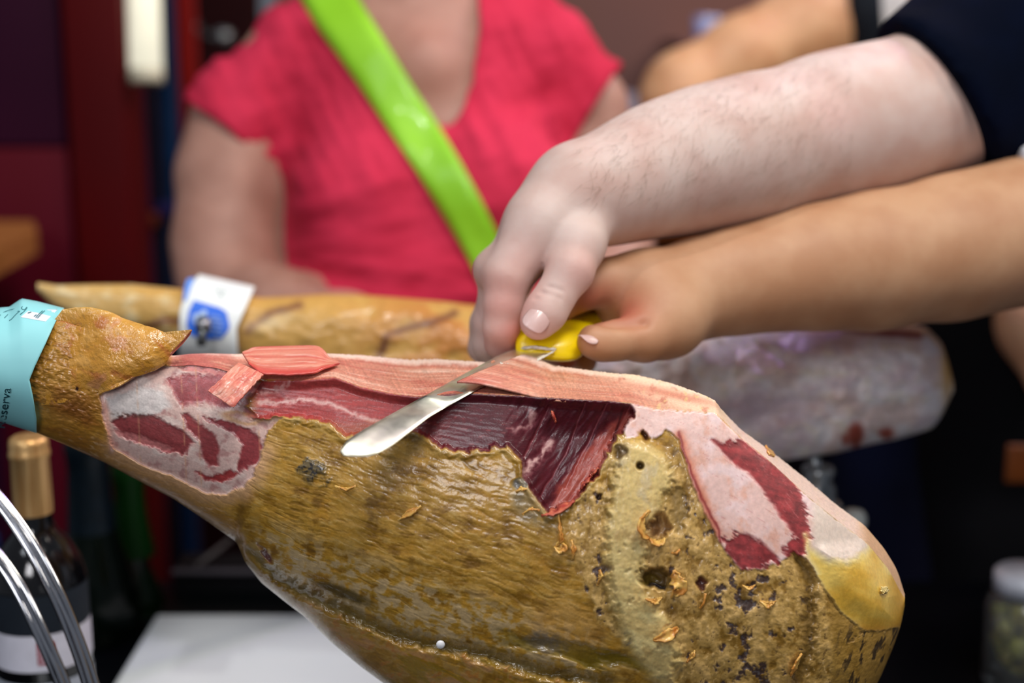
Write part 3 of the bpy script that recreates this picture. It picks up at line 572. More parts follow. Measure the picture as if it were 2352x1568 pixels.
for i, (pts, wds, lf_) in enumerate([
    ([(1492, 1172), (1476, 1190), (1470, 1212), (1480, 1232), (1492, 1238)], [3, 8, 9, 7, 2], .006), ([(1492, 1236), (1505, 1248), (1520, 1246), (1528, 1236)], [3, 9, 8, 2], .006),
    ([(1548, 1308), (1556, 1335), (1566, 1350), (1540, 1372)], [3, 16, 20, 2], .008), ([(1282, 1178), (1286, 1210), (1290, 1238), (1276, 1256)], [2, 4, 5, 3], .004),
    ([(1274, 1256), (1284, 1266), (1298, 1258), (1292, 1246)], [3, 8, 8, 2], .005), ([(1312, 1240), (1318, 1262), (1314, 1284)], [1, 6, 2], .004), ([(1560, 1262), (1552, 1272), (1544, 1268)], [1, 4, 1], .003),
    ([(915, 1195), (940, 1178), (968, 1162)], [1, 9, 1], .003), ([(770, 1116), (795, 1124), (818, 1116)], [1, 5, 1], .002), ([(1200, 1182), (1218, 1168), (1240, 1172)], [1, 4, 1], .003),
    ([(1500, 1470), (1530, 1462), (1552, 1446), (1558, 1440)], [4, 12, 10, 3], .006), ([(1482, 1375), (1505, 1382), (1520, 1372)], [2, 9, 3], .004), ([(1620, 1362), (1616, 1385), (1608, 1396)], [1, 3, 1], .003),
    ([(1578, 1520), (1590, 1506), (1596, 1494)], [2, 8, 2], .004), ([(1840, 1500), (1826, 1530), (1816, 1550)], [1, 5, 2], .004), ([(1706, 1345), (1722, 1352), (1734, 1344)], [2, 5, 2], .004), ([(1745, 1380), (1765, 1390), (1780, 1382)], [3, 9, 3], .004),
    ([(1758, 1022), (1768, 1040), (1778, 1048)], [2, 5, 2], .004), ([(1186, 1130), (1196, 1122), (1210, 1124)], [1, 6, 1], .004), ([(1372, 1345), (1380, 1322), (1378, 1310)], [1, 6, 3], .003)]):
    shred(pts, wds, lf_, sd=i + 3)
M_str = mat('meat_shred', (206, 110, 80), .35, c2=(170, 60, 52), scale=200, bump=.3, coat=.2)
for i, (pts, wds) in enumerate([([(1245, 1184), (1262, 1180), (1290, 1168), (1320, 1150)], [1, 6, 8, 3]), ([(1330, 1130), (1350, 1100), (1375, 1075)], [2, 6, 2]), ([(1268, 945), (1276, 968)], [3, 4])]):
    shred(pts, wds, .004, 'meat_shred', M_str, sd=40 + i)
for (cx, cy, r_) in ((2030, 1356, 7),):
    shred([(cx - r_, cy + 3), (cx, cy - 2), (cx + r_, cy + 2)], [3, 9, 4], .003, 'fat_crumb', mat('crumb', (240, 214, 140), .4, bump=.2))
# white pin head in the lower belly
pc = P(1012, 1480, float(ham_depth(1012, 1480)) - .0035); V_, F_ = lathe([(.0001, .0012), (.0018, .0011), (.0026, .0004), (.0027, -.0004), (.002, -.0012), (.0001, -.0014)], (0, 0, 0), 20)
V_ = np.stack([V_[:, 0], -V_[:, 2], V_[:, 1]], 1) + pc; put('pin_head', V_, F_, mat('pin_white', (235, 235, 240), .4), ham, label='small round white plastic pin head')

# ---- turquoise paper band round the shank
M_band = mat('turquoise_paper', (150, 218, 222), .45, c2=(142, 210, 216), scale=8)
by = np.linspace(0, 1, 60); bx1 = None
def band_pt(a, b):
    """a 0..1 along the shank (left to right edge), b 0..1 round the front top to bottom"""
    yt = None
    xr = np.interp(b, [0, .12, .3, .5, .61, .75, .9, 1], [147, 128, 106, 80, 68, 77, 84, 84])
    x = -300 + (xr + 300) * a
    yt = np.interp(x, [-300, -60, 0, 22, 50, 84, 147], [752, 722, 708, 706, 687, 693, 709]); yb = np.interp(x, [-300, 0, 84], [890, 966, 993])
    y = yt + (yb - yt) * b; q = np.abs(b - .5) * 2
    d = HC - .0415 * np.sqrt(np.maximum(0, 1 - q ** 2.3)) - .003
    return x, y, d
A, B = np.meshgrid(np.linspace(0, 1, 90), by, indexing='ij'); bx, byy, bdp = band_pt(A, B)
hb_ = ham_depth(bx, np.clip(byy, fT(bx) + 1, fB(bx) - 1)); G = P(bx, byy, np.minimum(bdp, np.where((byy > fT(bx)) & (byy < fB(bx)), hb_ - .0012, 9)))
# round the back
B2 = np.linspace(1, 0, 30)[1:-1]; A2, BB = np.meshgrid(np.linspace(0, 1, 90), B2, indexing='ij'); x2, y2, d2 = band_pt(A2, BB); G2 = P(x2, y2, HC + .040 * np.sin(np.pi * BB) + .002)
Gf = np.concatenate([G, G2], 1); nn_, mm_ = Gf.shape[:2]; Fb = gridfaces(nn_, mm_, True)
band = put('paper_band', Gf.reshape(-1, 3), Fb, M_band, ham, label='turquoise paper band with dark lettering')
band.modifiers.new('s', 'SOLIDIFY').thickness = .0005
def on_band(x, y, off=.0006):
    xr = 100.0; yt = np.interp(x, [-300, -60, 0, 22, 50, 84, 147], [752, 722, 708, 706, 687, 693, 709]); yb = np.interp(x, [-300, 0, 84], [890, 966, 993])
    b = np.clip((y - yt) / (yb - yt), 0, 1); q = np.abs(b - .5) * 2; d = HC - .0415 * np.sqrt(np.maximum(0, 1 - q ** 2.3)) - .003
    hb = ham_depth(x, np.clip(y, fT(x) + 1, fB(x) - 1)) - .0012
    return P(x, y, np.minimum(d, hb) - off)
M_ink = mat('ink', (22, 62, 72), .5); M_ink2 = mat('script_ink', (66, 130, 138), .5)
def wraptext(s, to_px, name, mt, parent, shear=0.0, size=1.0, spacing=1.0, off=.0008):
    cu = bpy.data.curves.new(name, 'FONT'); cu.body = s; cu.size = size; cu.shear = shear; cu.space_character = spacing; cu.resolution_u = 6
    to = bpy.data.objects.new(name, cu); COL.objects.link(to); dg = bpy.context.evaluated_depsgraph_get(); me = bpy.data.meshes.new_from_object(to.evaluated_get(dg)); bpy.data.objects.remove(to)
    v = np.array([tuple(q.co) for q in me.vertices]); f = [tuple(p.vertices) for p in me.polygons]; bpy.data.meshes.remove(me)
    return put(name, to_px(v[:, 0], v[:, 1], off), f, mt, parent, smooth=False)
# 'Reserva' runs upwards along the band
def rs(u, v, off): 
    # u along the word (up the picture), v its height (towards the left)
    s = 37.0
    return on_band(4.0 + 3.6 * u - (v - .05) * -1 * 0 + v * s * 1.0 * 0.0 + (v * 36 - 0) * 0 + (12 - 12) + (u * 0) + (1 - 0) * 0 + (-(-v)) * 0 + (26 - v * 34) * 0 + 0, 0, off)
def rs(u, v, off):
    return on_band(11 + u * 4.4 - v * 29, 985 - u * 29.2 - v * 3, off + .0012)
wraptext('Reserva', rs, 'lettering', M_ink, band, shear=.0, size=1.0)
# handwriting-like strokes and the small white sticker at the top
def ribbon(pts, wd, off, name, mt, parent, fn):
    pts = np.array(pts, float); k = np.linspace(0, 1, len(pts)); s = np.linspace(0, 1, 30)
    px = np.interp(s, k, pts[:, 0]); py = np.interp(s, k, pts[:, 1]); ker = np.array([.25, .5, .25])
    for _ in range(3): px[1:-1] = np.convolve(px, ker, 'valid'); py[1:-1] = np.convolve(py, ker, 'valid')
    tx, ty = np.gradient(px), np.gradient(py); l = np.hypot(tx, ty) + 1e-9
    G = np.stack([fn(px - ty / l * wd / 2, py + tx / l * wd / 2, off), fn(px + ty / l * wd / 2, py - tx / l * wd / 2, off)], 1)
    return put(name, G.reshape(-1, 3), gridfaces(30, 2), mt, parent, smooth=False)
for pts in ([(-6, 730), (6, 718), (20, 712), (34, 709)], [(10, 730), (22, 718), (36, 714), (40, 712)], [(21, 736), (26, 733), (38, 720), (46, 714), (34, 715)], [(46, 722), (54, 716), (62, 708), (62, 704), (56, 712), (48, 708), (52, 703)]):
    ribbon(pts, 1.8, .0012, 'script_stroke', M_ink2, band, on_band)
sx, sy_ = np.meshgrid(np.linspace(0, 1, 20), np.linspace(0, 1, 12), indexing='ij')
qx = (70 + (132 - 70) * sx) * (1 - sy_) + (47 + (105 - 47) * sx) * sy_; qy = (710 + (711 - 710) * sx) * (1 - sy_) + (728 + (738 - 728) * sx) * sy_
stk = put('sticker', on_band(qx, qy, .0009).reshape(-1, 3), gridfaces(20, 12), mat('sticker_white', (236, 236, 244), .4), band)
for pts in ([(82, 729), (90, 720), (98, 713)], [(86, 730), (95, 720), (103, 713)], [(78, 726), (84, 722)], [(72, 716), (64, 718)]):
    ribbon(pts, 1.8, .0016, 'script_stroke', M_ink2, band, on_band)
# ================================================================ slices lying on the ham
M_slice = paintmat('slice_paint', .2, 900, coat=.25, sss=.12, bdist=.0004, grain=.05)
def slice_of_ham(rowsL, rowsR, label, seed, dark_to=None, n=70, m=46, lift=.0015):
    """rowsL, rowsR: matching edge points (px, py, depth); the slice spans between them"""
    a = np.array(rowsL, float); b = np.array(rowsR, float); s = np.linspace(0, 1, n); k = np.linspace(0, 1, len(a))
    A_ = np.stack([np.interp(s, k, a[:, i]) for i in range(3)], 1); B_ = np.stack([np.interp(s, k, b[:, i]) for i in range(3)], 1)
    ker = np.array([.25, .5, .25])
    for q in (A_, B_):
        for _ in range(12):
            for i in range(3): q[1:-1, i] = np.convolve(q[:, i], ker, 'valid')
    t = np.linspace(0, 1, m); rr = fbm(s * 9 + seed, s * 0 + seed, seed, 3)
    tt_ = (t[None, :] * (1 + .03 * rr[:, None])); Q = A_[:, None, :] * (1 - tt_[..., None]) + B_[:, None, :] * tt_[..., None]
    S_, T_ = np.meshgrid(s, t, indexing='ij'); Q[..., 2] -= .0012 * fbm(S_ * 3 + seed, T_ * 3, seed + 3, 3) + .001
    G = P(Q[..., 0], Q[..., 1], Q[..., 2])
    st = fbm(S_ * 1.6 + seed, T_ * 9, seed + 7, 4); s2 = fbm(S_ * 2.5, T_ * 24, seed + 9, 3)
    c = np.broadcast_to(np.array([218., 134, 114]), S_.shape + (3,)).copy(); c = mix(c, [202, 92, 84], sst(0, .5, st) * .6); c = mix(c, [234, 178, 156], sst(.1, .4, -st) * .5); c = mix(c, [244, 214, 200], sst(.28, .45, s2) * .4)
    if dark_to is not None: c = mix(c, [206, 76, 70], sst(*dark_to, T_) * .85)
    V_, F_ = sheet(G, .0013, -FWD)
    o = put('ham_slice', V_, F_, M_slice, None, col=lin(np.concatenate([np.clip(c, 0, 255).reshape(-1, 3)] * 2)), attr={'gloss': np.full(len(V_), .36)})
    return tag(o, label, 'ham slice', 'ham slices on the cut surface')
slice_of_ham([(556, 812, .905), (570, 806, .91), (582, 800, .915), (650, 798, .92), (730, 796, .92), (742, 806, .915), (752, 822, .912), (776, 834, .905)],
             [(572, 838, .885), (584, 848, .88), (603, 861, .874), (640, 863, .874), (690, 862, .874), (725, 858, .877), (745, 848, .885), (778, 838, .90)], 'upper ham slice, long and streaky, lying along the top of the cut', 5, (.72, .95))
slice_of_ham([(548, 836, .884), (530, 850, .876), (505, 872, .868), (477, 899, .865)], [(606, 862, .874), (588, 880, .868), (565, 905, .864), (536, 936, .862)], 'small folded ham slice draped down over the lip of the cut', 12, None)

# ================================================================ the knife
kn = thing('carving_knife', 'long flexible carving knife with yellow handle resting on the ham', 'knife', P(1240, 800, .95))
M_blade, nt_, b_ = newmat('steel_blade'); N_ = nt_.nodes
b_.inputs['Metallic'].default_value = 1.0; b_.inputs['Roughness'].default_value = .26; b_.inputs['Base Color'].default_value = (.92, .90, .74, 1)
tc_ = N_.new('ShaderNodeTexCoord'); no_ = N_.new('ShaderNodeTexNoise'); no_.inputs['Scale'].default_value = 55; no_.inputs['Detail'].default_value = 5; nt_.links.new(tc_.outputs['Object'], no_.inputs['Vector'])
rp_ = N_.new('ShaderNodeMapRange'); rp_.inputs[1].default_value = .35; rp_.inputs[2].default_value = .7; rp_.inputs[3].default_value = .34; rp_.inputs[4].default_value = .52; nt_.links.new(no_.outputs[0], rp_.inputs[0]); nt_.links.new(rp_.outputs[0], b_.inputs['Roughness'])
ku = np.linspace(0, 1, 80); up_ = np.array([(1196, 797, .957), (1150, 813, .945), (1060, 862, .90), (900, 950, .838), (832, 988, .812), (800, 1008, .800), (786, 1024, .796), (782, 1036, .795)])
lo_ = np.array([(1282, 800, .950), (1230, 828, .935), (1090, 898, .888), (985, 958, .838), (900, 1024, .808), (862, 1045, .798), (826, 1053, .793), (790, 1046, .794)])
kk = np.array([0, .12, .35, .72, .88, .95, .985, 1])
U_ = np.stack([np.interp(ku, kk, up_[:, i]) for i in range(3)], 1); L_ = np.stack([np.interp(ku, kk, lo_[:, i]) for i in range(3)], 1)
ker = np.array([.25, .5, .25])
for q in (U_, L_):
    for _ in range(4):
        for i in range(3): q[1:-1, i] = np.convolve(q[:, i], ker, 'valid')
for q in (U_, L_):
    hd = ham_depth(q[:, 0], q[:, 1]) - .0035; on_ = (q[:, 1] > fT(q[:, 0]) - 4) & (q[:, 0] > 600); q[on_, 2] = np.minimum(q[on_, 2], hd[on_])
    for _ in range(30): q[1:-1, 2] = np.minimum(np.convolve(q[:, 2], ker, 'valid'), np.where(on_[1:-1], hd[1:-1], 9))
Qu = P(U_[:, 0], U_[:, 1], U_[:, 2]); Ql = P(L_[:, 0], L_[:, 1], L_[:, 2]); tw = np.linspace(0, 1, 9)
Gb = Qu[:, None, :] * (1 - tw[None, :, None]) + Ql[:, None, :] * tw[None, :, None]
nrm = np.cross(Qu[40] - Qu[0], Ql[40] - Qu[40]); nrm /= np.linalg.norm(nrm); nrm *= np.sign(nrm[2])
thk = .0011 * np.minimum(1, (1 - np.abs(tw * 2 - 1)) * 2.2)[None, :, None] + .00012
Vt = Gb + nrm * thk * .6; Vb_ = Gb - nrm * thk * .6
Vk = np.concatenate([Vt.reshape(-1, 3), Vb_.reshape(-1, 3)]); Fk = gridfaces(80, 9); k_ = 720
ring = [(i, 0) for i in range(80)] + [(79, j) for j in range(1, 9)] + [(i, 8) for i in range(78, -1, -1)] + [(0, j) for j in range(7, 0, -1)]
r_ = np.array([i * 9 + j for i, j in ring]); r2 = np.roll(r_, -1)
put('blade', Vk, np.concatenate([Fk[:, ::-1], Fk + k_, np.stack([r_, r2, r2 + k_, r_ + k_], 1)]), M_blade, kn)
# handle: loft of rounded sections running back into the fist
M_yel = mat('yellow_plastic', (244, 214, 4), .32, c2=(238, 206, 2), scale=60, bump=.05, bscale=500, coat=.2, spec=.5)
hc = [(1240, 800, .9445, 12, 5), (1246, 799, .946, 44, 17), (1252, 797, .949, 66, 29), (1259, 793, .954, 77, 37), (1266, 788, .962, 79, 39), (1275, 781, .972, 74, 38), (1292, 768, .987, 62, 35), (1325, 748, 1.01, 52, 32), (1370, 725, 1.04, 48, 31), (1415, 702, 1.075, 50, 32), (1445, 688, 1.10, 54, 34), (1452, 684, 1.107, 40, 24), (1455, 682, 1.109, 10, 6)]
na = 36; an = np.linspace(0, 2 * np.pi, na, endpoint=False); HV = []
for cx, cy, d, rw, rh in hc:
    ca, sa = np.cos(an), np.sin(an); e = 2 / 3.2
    sx_ = np.sign(ca) * np.abs(ca) ** e * rw; sy_2 = np.sign(sa) * np.abs(sa) ** e * rh; rot = .10
    xx = cx + sx_ * math.cos(rot) - sy_2 * math.sin(rot); yy = cy + sx_ * math.sin(rot) + sy_2 * math.cos(rot)
    HV.append(P(xx, yy, d + .00006 * sy_2 * -1.6 + .0002 * 0))
HV = np.concatenate(HV); Fh = [tuple(f) for f in gridfaces(len(hc), na, True)] + [tuple(range(na))[::-1], tuple(range((len(hc) - 1) * na, len(hc) * na))]
ho = put('handle', HV, Fh, M_yel, kn); ms_ = ho.modifiers.new('s', 'SUBSURF'); ms_.levels = 1; ms_.render_levels = 2
# smears of fat where blade meets handle and on the blade
M_smear = mat('fat_smear', (226, 224, 214), .35, c2=(190, 178, 160), scale=300, bump=.5, bscale=600)
def lump_line(pts, r, name, parent, seed=1, n=26, flat=.5, m=None):
    pts = np.array(pts, float); s = np.linspace(0, 1, n); k = np.linspace(0, 1, len(pts)); q = np.stack([np.interp(s, k, pts[:, i]) for i in range(3)], 1)
    rr = r * (.55 + .75 * np.abs(fbm(s * 7 + seed, s * 0, seed, 3))) * np.minimum(1, np.minimum(s, 1 - s) * 8 + .15)
    V_, F_ = tube(P(q[:, 0], q[:, 1], q[:, 2]), rr, 8); return put(name, V_, F_, m or M_smear, parent)
lump_line([(1196, 800, .9415), (1220, 797, .9405), (1245, 799, .940), (1262, 802, .9405), (1279, 801, .9425)], .0016, 'fat_smear', kn, 2)
lump_line([(1232, 829, .932), (1254, 817, .936), (1276, 804, .941)], .0009, 'fat_smear', kn, 3)
lump_line([(1146, 838, .909), (1165, 840, .911), (1185, 846, .911)], .0026, 'fat_smear', kn, 4)
M_sc = mat('meat_scrap', (214, 150, 120), .4, c2=(180, 100, 76), scale=200, bump=.4)
lump_line([(1052, 906, .8705), (1064, 888, .876), (1082, 872, .885), (1100, 862, .891), (1120, 850, .898)], .0014, 'meat_scrap', kn, 5, m=M_sc)
lump_line([(1128, 832, .918), (1136, 829, .920)], .0009, 'meat_scrap', kn, 6, m=M_sc)
# the slice being lifted by the blade, the right half of the cut
sl_x = np.linspace(1050, 1300, 60); slt = np.linspace(0, 1, 26)
tl = np.array([fT(sl_x) + 2, fR(sl_x) + 1]);
SX = sl_x[:, None] + (1 - slt[None, :]) * 150 * (1 - (sl_x[:, None] - 1050) / 250.0)
SY = fT(SX) + 1 + (fR(SX) - fT(SX)) * slt[None, :]
SD = ham_depth(SX, SY); SZ = .0042 * sst(0, .2, 1 - (SX - 1050 - (1 - slt[None, :]) * 150) / 260.0 + .1)
Gs = P(SX, SY, SD) + np.array([0, 0, 1.0]) * (-.0022 + .0085 * (1 - sst(.0, .98, (sl_x[:, None] - 1050) / 250.0)))[..., None]
cc_, rg_, _, _ = ham_paint(SX, np.minimum(SY, fR(SX) - 1.2)); V_, F_ = sheet(Gs, .0012, (0, 0, 1))
o_ = put('ham_slice', V_, F_, M_cut, None, col=lin(np.concatenate([cc_.reshape(-1, 3)] * 2)), attr={'gloss': np.full(len(V_), .45)})
tag(o_, 'thin ham slice being lifted at the edge of the blade, still attached', 'ham slice', 'ham slices on the cut surface')

# ================================================================ skins and cloth
def skinmat(name, c, c2, red, rough=.58, scale=28, bump=.25):
    m, nt, b = newmat(name); N = nt.nodes; K = nt.links; tc = N.new('ShaderNodeTexCoord')
    no = N.new('ShaderNodeTexNoise'); no.inputs['Scale'].default_value = scale; no.inputs['Detail'].default_value = 5; K.new(tc.outputs['Object'], no.inputs['Vector'])
    rp = N.new('ShaderNodeValToRGB'); rp.color_ramp.elements[0].position = .35; rp.color_ramp.elements[1].position = .65; rp.color_ramp.elements[0].color = L4(c2); rp.color_ramp.elements[1].color = L4(c); K.new(no.outputs['Fac'], rp.inputs[0])
    at = N.new('ShaderNodeAttribute'); at.attribute_name = 'flush'; mx = N.new('ShaderNodeMix'); mx.data_type = 'RGBA'; K.new(at.outputs['Fac'], mx.inputs[0]); K.new(rp.outputs[0], mx.inputs[6]); mx.inputs[7].default_value = L4(red)
    K.new(mx.outputs[2], b.inputs['Base Color']); b.inputs['Roughness'].default_value = rough
    n2 = N.new('ShaderNodeTexNoise'); n2.inputs['Scale'].default_value = 420; n2.inputs['Detail'].default_value = 3; K.new(tc.outputs['Object'], n2.inputs['Vector'])
    bp = N.new('ShaderNodeBump'); bp.inputs['Strength'].default_value = bump; bp.inputs['Distance'].default_value = .0004; K.new(n2.outputs['Fac'], bp.inputs['Height']); K.new(bp.outputs[0], b.inputs['Normal'])
    b.inputs['Subsurface Weight'].default_value = .12; b.inputs['Subsurface Radius'].default_value = (1, .3, .15); b.inputs['Subsurface Scale'].default_value = .006
    return m
M_skinA = skinmat('skin_pale', (204, 182, 174), (192, 160, 150), (204, 122, 112)); M_skinB = skinmat('skin_tan', (190, 146, 112), (176, 128, 94), (176, 86, 70))
M_skinW = skinmat('skin_woman', (180, 134, 118), (164, 118, 102), (190, 120, 100)); M_skinP = skinmat('skin_light', (222, 174, 130), (206, 152, 108), (200, 110, 80))
def flesh(name, prims, h, mt, parent, flush=(), wr=(), cut=None, label=None, sm=2):
    V_, F_ = body(prims, h, cut, sm)
    if len(wr):
        N0 = vnorm(V_, F_); ce = V_ + N0 * .01
        sg = 1.0
        for (a, b, depth, wid) in wr:   # creases: polyline of 3d points
            a_, b_ = a, b; ab = b_ - a_; t = np.clip(((V_ - a_) @ ab) / (ab @ ab), 0, 1); d = np.linalg.norm(V_ - a_ - t[:, None] * ab, axis=1); V_ = V_ - N0 * (depth * np.exp(-(d / wid) ** 2))[:, None]
    fl = np.zeros(len(V_))
    for (c, r, a) in flush: fl = np.maximum(fl, a * np.exp(-(np.linalg.norm(V_ - c, axis=1) / r) ** 2))
    return put(name, V_, F_, mt, parent, attr={'flush': fl}, label=label), V_, F_
def nail(name, c, along, nrm_, L, W, mt, parent):
    along = along / np.linalg.norm(along); nrm_ = nrm_ - (nrm_ @ along) * along; nrm_ /= np.linalg.norm(nrm_); side = np.cross(along, nrm_)
    a = np.linspace(-1, 1, 13); b = np.linspace(-1, 1, 13); A_, B_ = np.meshgrid(a, b, indexing='ij')
    u = A_ * np.sqrt(1 - B_ ** 2 / 2); v = B_ * np.sqrt(1 - A_ ** 2 / 2); u2 = np.sign(u) * np.abs(u) ** .85; v2 = np.sign(v) * np.abs(v) ** .85
    z = -.55 * W * .5 * v2 ** 2 - .06 * L * u2 ** 2
    G = c + along * (u2 * L / 2)[..., None] + side * (v2 * W / 2)[..., None] + nrm_ * z[..., None]
    V_, F_ = sheet(G, .0007, nrm_); return put(name, V_, F_, mt, parent)
M_nail = mat('nail_pink', (208, 178, 174), .3, c2=(200, 166, 160), scale=80, coat=.15)

# ---- the person in the navy sleeve: hand A presses on the knife
pa = thing('person', 'person in dark navy sleeve whose pale hairy arm reaches down to press the knife', 'person', P(2550, 900, 1.3))
primsA = []
primsA += chain([(2480, 60, 1.22, 172), (2150, 235, 1.15, 158), (1990, 280, 1.12, 156), (1880, 305, 1.10, 152), (1720, 345, 1.07, 152), (1600, 370, 1.045, 142), (1500, 395, 1.025, 124), (1420, 425, 1.005, 104), (1372, 442, .995, 96)], .03)
primsA += chain([(1372, 442, .995, 96), (1318, 448, .985, 92), (1262, 505, .975, 84)], .022)
primsA += chain([(1325, 430, .985, 80), (1240, 520, .965, 74), (1165, 632, .955, 56)], .012)      # index metacarpal
primsA += chain([(1325, 430, 1.0, 76), (1235, 520, .99, 66), (1158, 628, .985, 56)], .014)
primsA += chain([(1330, 440, 1.01, 70), (1240, 530, 1.012, 60), (1160, 640, 1.010, 50)], .014)
primsA += chain([(1335, 455, 1.02, 66), (1250, 545, 1.03, 52), (1175, 650, 1.032, 44)], .014)
primsA += chain([(1345, 480, .985, 78), (1326, 560, .958, 64), (1310, 622, .945, 54)], .006)     # thumb base
primsA += chain([(1310, 622, .945, 54), (1270, 688, .940, 46), (1252, 716, .938, 49), (1236, 738, .9370, 43)], .004)
primsA += chain([(1165, 640, .955, 55), (1157, 700, .954, 46), (1152, 752, .956, 42)], .0035)
primsA += chain([(1152, 752, .956, 42), (1150, 790, .964, 36), (1176, 812, .975, 31)], .0035)
primsA += chain([(1158, 636, .985, 54), (1126, 740, .986, 40), (1120, 792, .990, 35), (1140, 824, 1.0, 29)], .0035)
primsA += chain([(1160, 648, 1.010, 48), (1116, 742, 1.014, 37), (1106, 800, 1.018, 31), (1128, 826, 1.026, 26)], .003)
primsA += chain([(1176, 655, 1.032, 42), (1150, 750, 1.042, 34), (1150, 800, 1.046, 28)], .003)
primsA += [('e', P(1140, 618, .975), (.016, .02, .014), None, .01)]
cr = []
for (x0, y0, x1, y1, d, dp, wd) in ((1230, 664, 1284, 686, .928, .0015, .0019), (1236, 648, 1290, 668, .928, .0011, .0017), (1224, 681, 1276, 702, .928, .0011, .0017), (1266, 560, 1240, 620, .925, .0028, .0035), (1386, 440, 1372, 520, .965, .002, .005)):
    cr.append((P(x0, y0, d), P(x1, y1, d), dp, wd))
flA = [(P(1160, 700, .93), .025, .55), (P(1190, 780, .95), .02, .9), (P(1233, 738, .91), .016, .4), (P(1350, 620, .93), .02, .3), (P(1930, 250, 1.03), .02, .35), (P(1120, 780, .96), .02, .4), (P(1200, 600, .93), .02, .35)]
sk, VA, FA = flesh('arm', primsA, .0018, M_skinA, pa, flA, cr)
nail('thumbnail', P(1232, 733, .9215), P(1231, 733, .92) - P(1262, 690, .925), -FWD + .25 * UPV, .0165, .0165, M_nail, pa)
# navy sleeve and the rest of the shirt out of frame
def hemplane(p0, p1, d, out):
    a = P(p0[0], p0[1], d); b = P(p1[0], p1[1], d); n = P(p0[0] + out[0], p0[1] + out[1], d) - a; t = (b - a) / np.linalg.norm(b - a); n -= (n @ t) * t; n /= np.linalg.norm(n); return a, n
M_navy = mat('navy_cotton', (4, 10, 30), .95, c2=(3, 7, 22), spec=.05, scale=14, bump=.3, bscale=700)
pr = chain([(1960, 300, 1.10, 168), (2150, 230, 1.15, 182), (2320, 140, 1.19, 225), (2560, 20, 1.28, 260), (2830, 60, 1.55, 230)], .05)
pr += [('e', P(3080, 520, 1.78), (.22, .15, .40), None, .10)]
V_, F_ = body(pr, .006, [hemplane((2071, 92), (2266, 385), 1.13, (-200, 135))], 2)
put('shirt_sleeve', V_, F_, M_navy, pa)
# fine hair on the forearm
rs_ = np.random.RandomState(3); NA = vnorm(VA, FA)
if (NA[np.argmin(VA @ FWD)] @ FWD) > 0: NA = -NA
pxA, pyA, dA = PIX(VA); cand = np.where((pxA > 1330) & (pxA < 1960) & ((NA @ FWD) < .5) & (pyA < 470))[0]
cand = rs_.choice(cand, 1500, replace=True); HVv = []; HF = []
axd = P(1700, 345, 1.07) - P(1372, 442, .995); axd /= np.linalg.norm(axd)
for i, ci_ in enumerate(cand):
    p = VA[ci_]; nn = NA[ci_]; dirv = -axd * .7 - UPV * .55 + rs_.randn(3) * .35; dirv -= (dirv @ nn) * nn; dirv /= np.linalg.norm(dirv); Lh = rs_.uniform(.007, .016)
    sd_ = np.cross(dirv, nn) * .00007; k0 = len(HVv)
    for q in (0, .5, 1):
        b0_ = p + dirv * Lh * q + nn * (.0003 + .0022 * math.sin(q * 2.2)); w_ = (1 - q * .8); HVv += [b0_ - sd_ * w_, b0_ + sd_ * w_]
    HF += [(k0, k0 + 1, k0 + 3, k0 + 2), (k0 + 2, k0 + 3, k0 + 5, k0 + 4)]
put('arm_hair', np.array(HVv), np.array(HF), mat('arm_hair', (120, 96, 70), .5), pa, kind='stuff')

# ---- the person in white: hand B holds the handle
pb = thing('person', 'person in a white sleeve whose tanned forearm holds the yellow knife handle', 'person', P(2700, 1100, 1.25))
primsB = chain([(2720, 430, 1.22, 150), (2480, 500, 1.15, 152), (2330, 535, 1.12, 150), (2180, 570, 1.10, 148), (2000, 600, 1.08, 140), (1850, 617, 1.06, 122), (1720, 640, 1.045, 100), (1640, 655, 1.035, 88), (1590, 664, 1.03, 84)], .03)
primsB += chain([(1590, 664, 1.03, 84), (1500, 690, 1.01, 84), (1440, 690, 1.02, 78)], .02)
primsB += chain([(1580, 650, 1.03, 76), (1480, 648, 1.01, 62), (1395, 648, 1.0, 55)], .015)
primsB += chain([(1580, 660, 1.05, 70), (1480, 665, 1.045, 62), (1400, 668, 1.035, 52)], .012)
primsB += chain([(1395, 650, 1.0, 54), (1330, 668, .992, 46), (1282, 700, .990, 40)], .005)
primsB += chain([(1282, 700, .990, 40), (1262, 740, 1.0, 34), (1270, 775, 1.01, 30)], .004)
primsB += chain([(1400, 670, 1.035, 50), (1310, 690, 1.04, 42), (1262, 745, 1.05, 36), (1262, 800, 1.035, 33), (1300, 822, 1.015, 28)], .004)
primsB += chain([(1420, 690, 1.06, 48), (1340, 700, 1.07, 40), (1292, 750, 1.08, 36), (1300, 812, 1.06, 32), (1345, 830, 1.04, 27)], .004)
primsB += chain([(1440, 705, 1.08, 44), (1370, 716, 1.095, 37), (1330, 765, 1.10, 32), (1345, 812, 1.08, 28)], .004)
primsB += chain([(1570, 690, 1.02, 84), (1530, 735, .995, 76), (1478, 772, .975, 58)], .018)
primsB += chain([(1478, 772, .975, 56), (1410, 782, .960, 44), (1378, 784, .955, 42), (1362, 784, .952, 36)], .006)
crB = [(P(1560, 728, .95), P(1400, 738, .95), .0032, .006), (P(1480, 735, .955), P(1375, 742, .955), .003, .005), (P(1505, 715, .97), P(1480, 745, .96), .0015, .003)]
flB = [(P(1370, 700, .97), .020, .9), (P(1430, 715, .97), .018, .8), (P(1300, 720, .97), .015, .6), (P(1358, 785, .92), .014, .7), (P(1300, 820, 1.0), .025, .9), (P(1250, 735, .97), .02, .6)]
skb, VB, FB = flesh('arm', primsB, .0018, M_skinB, pb, flB, crB)
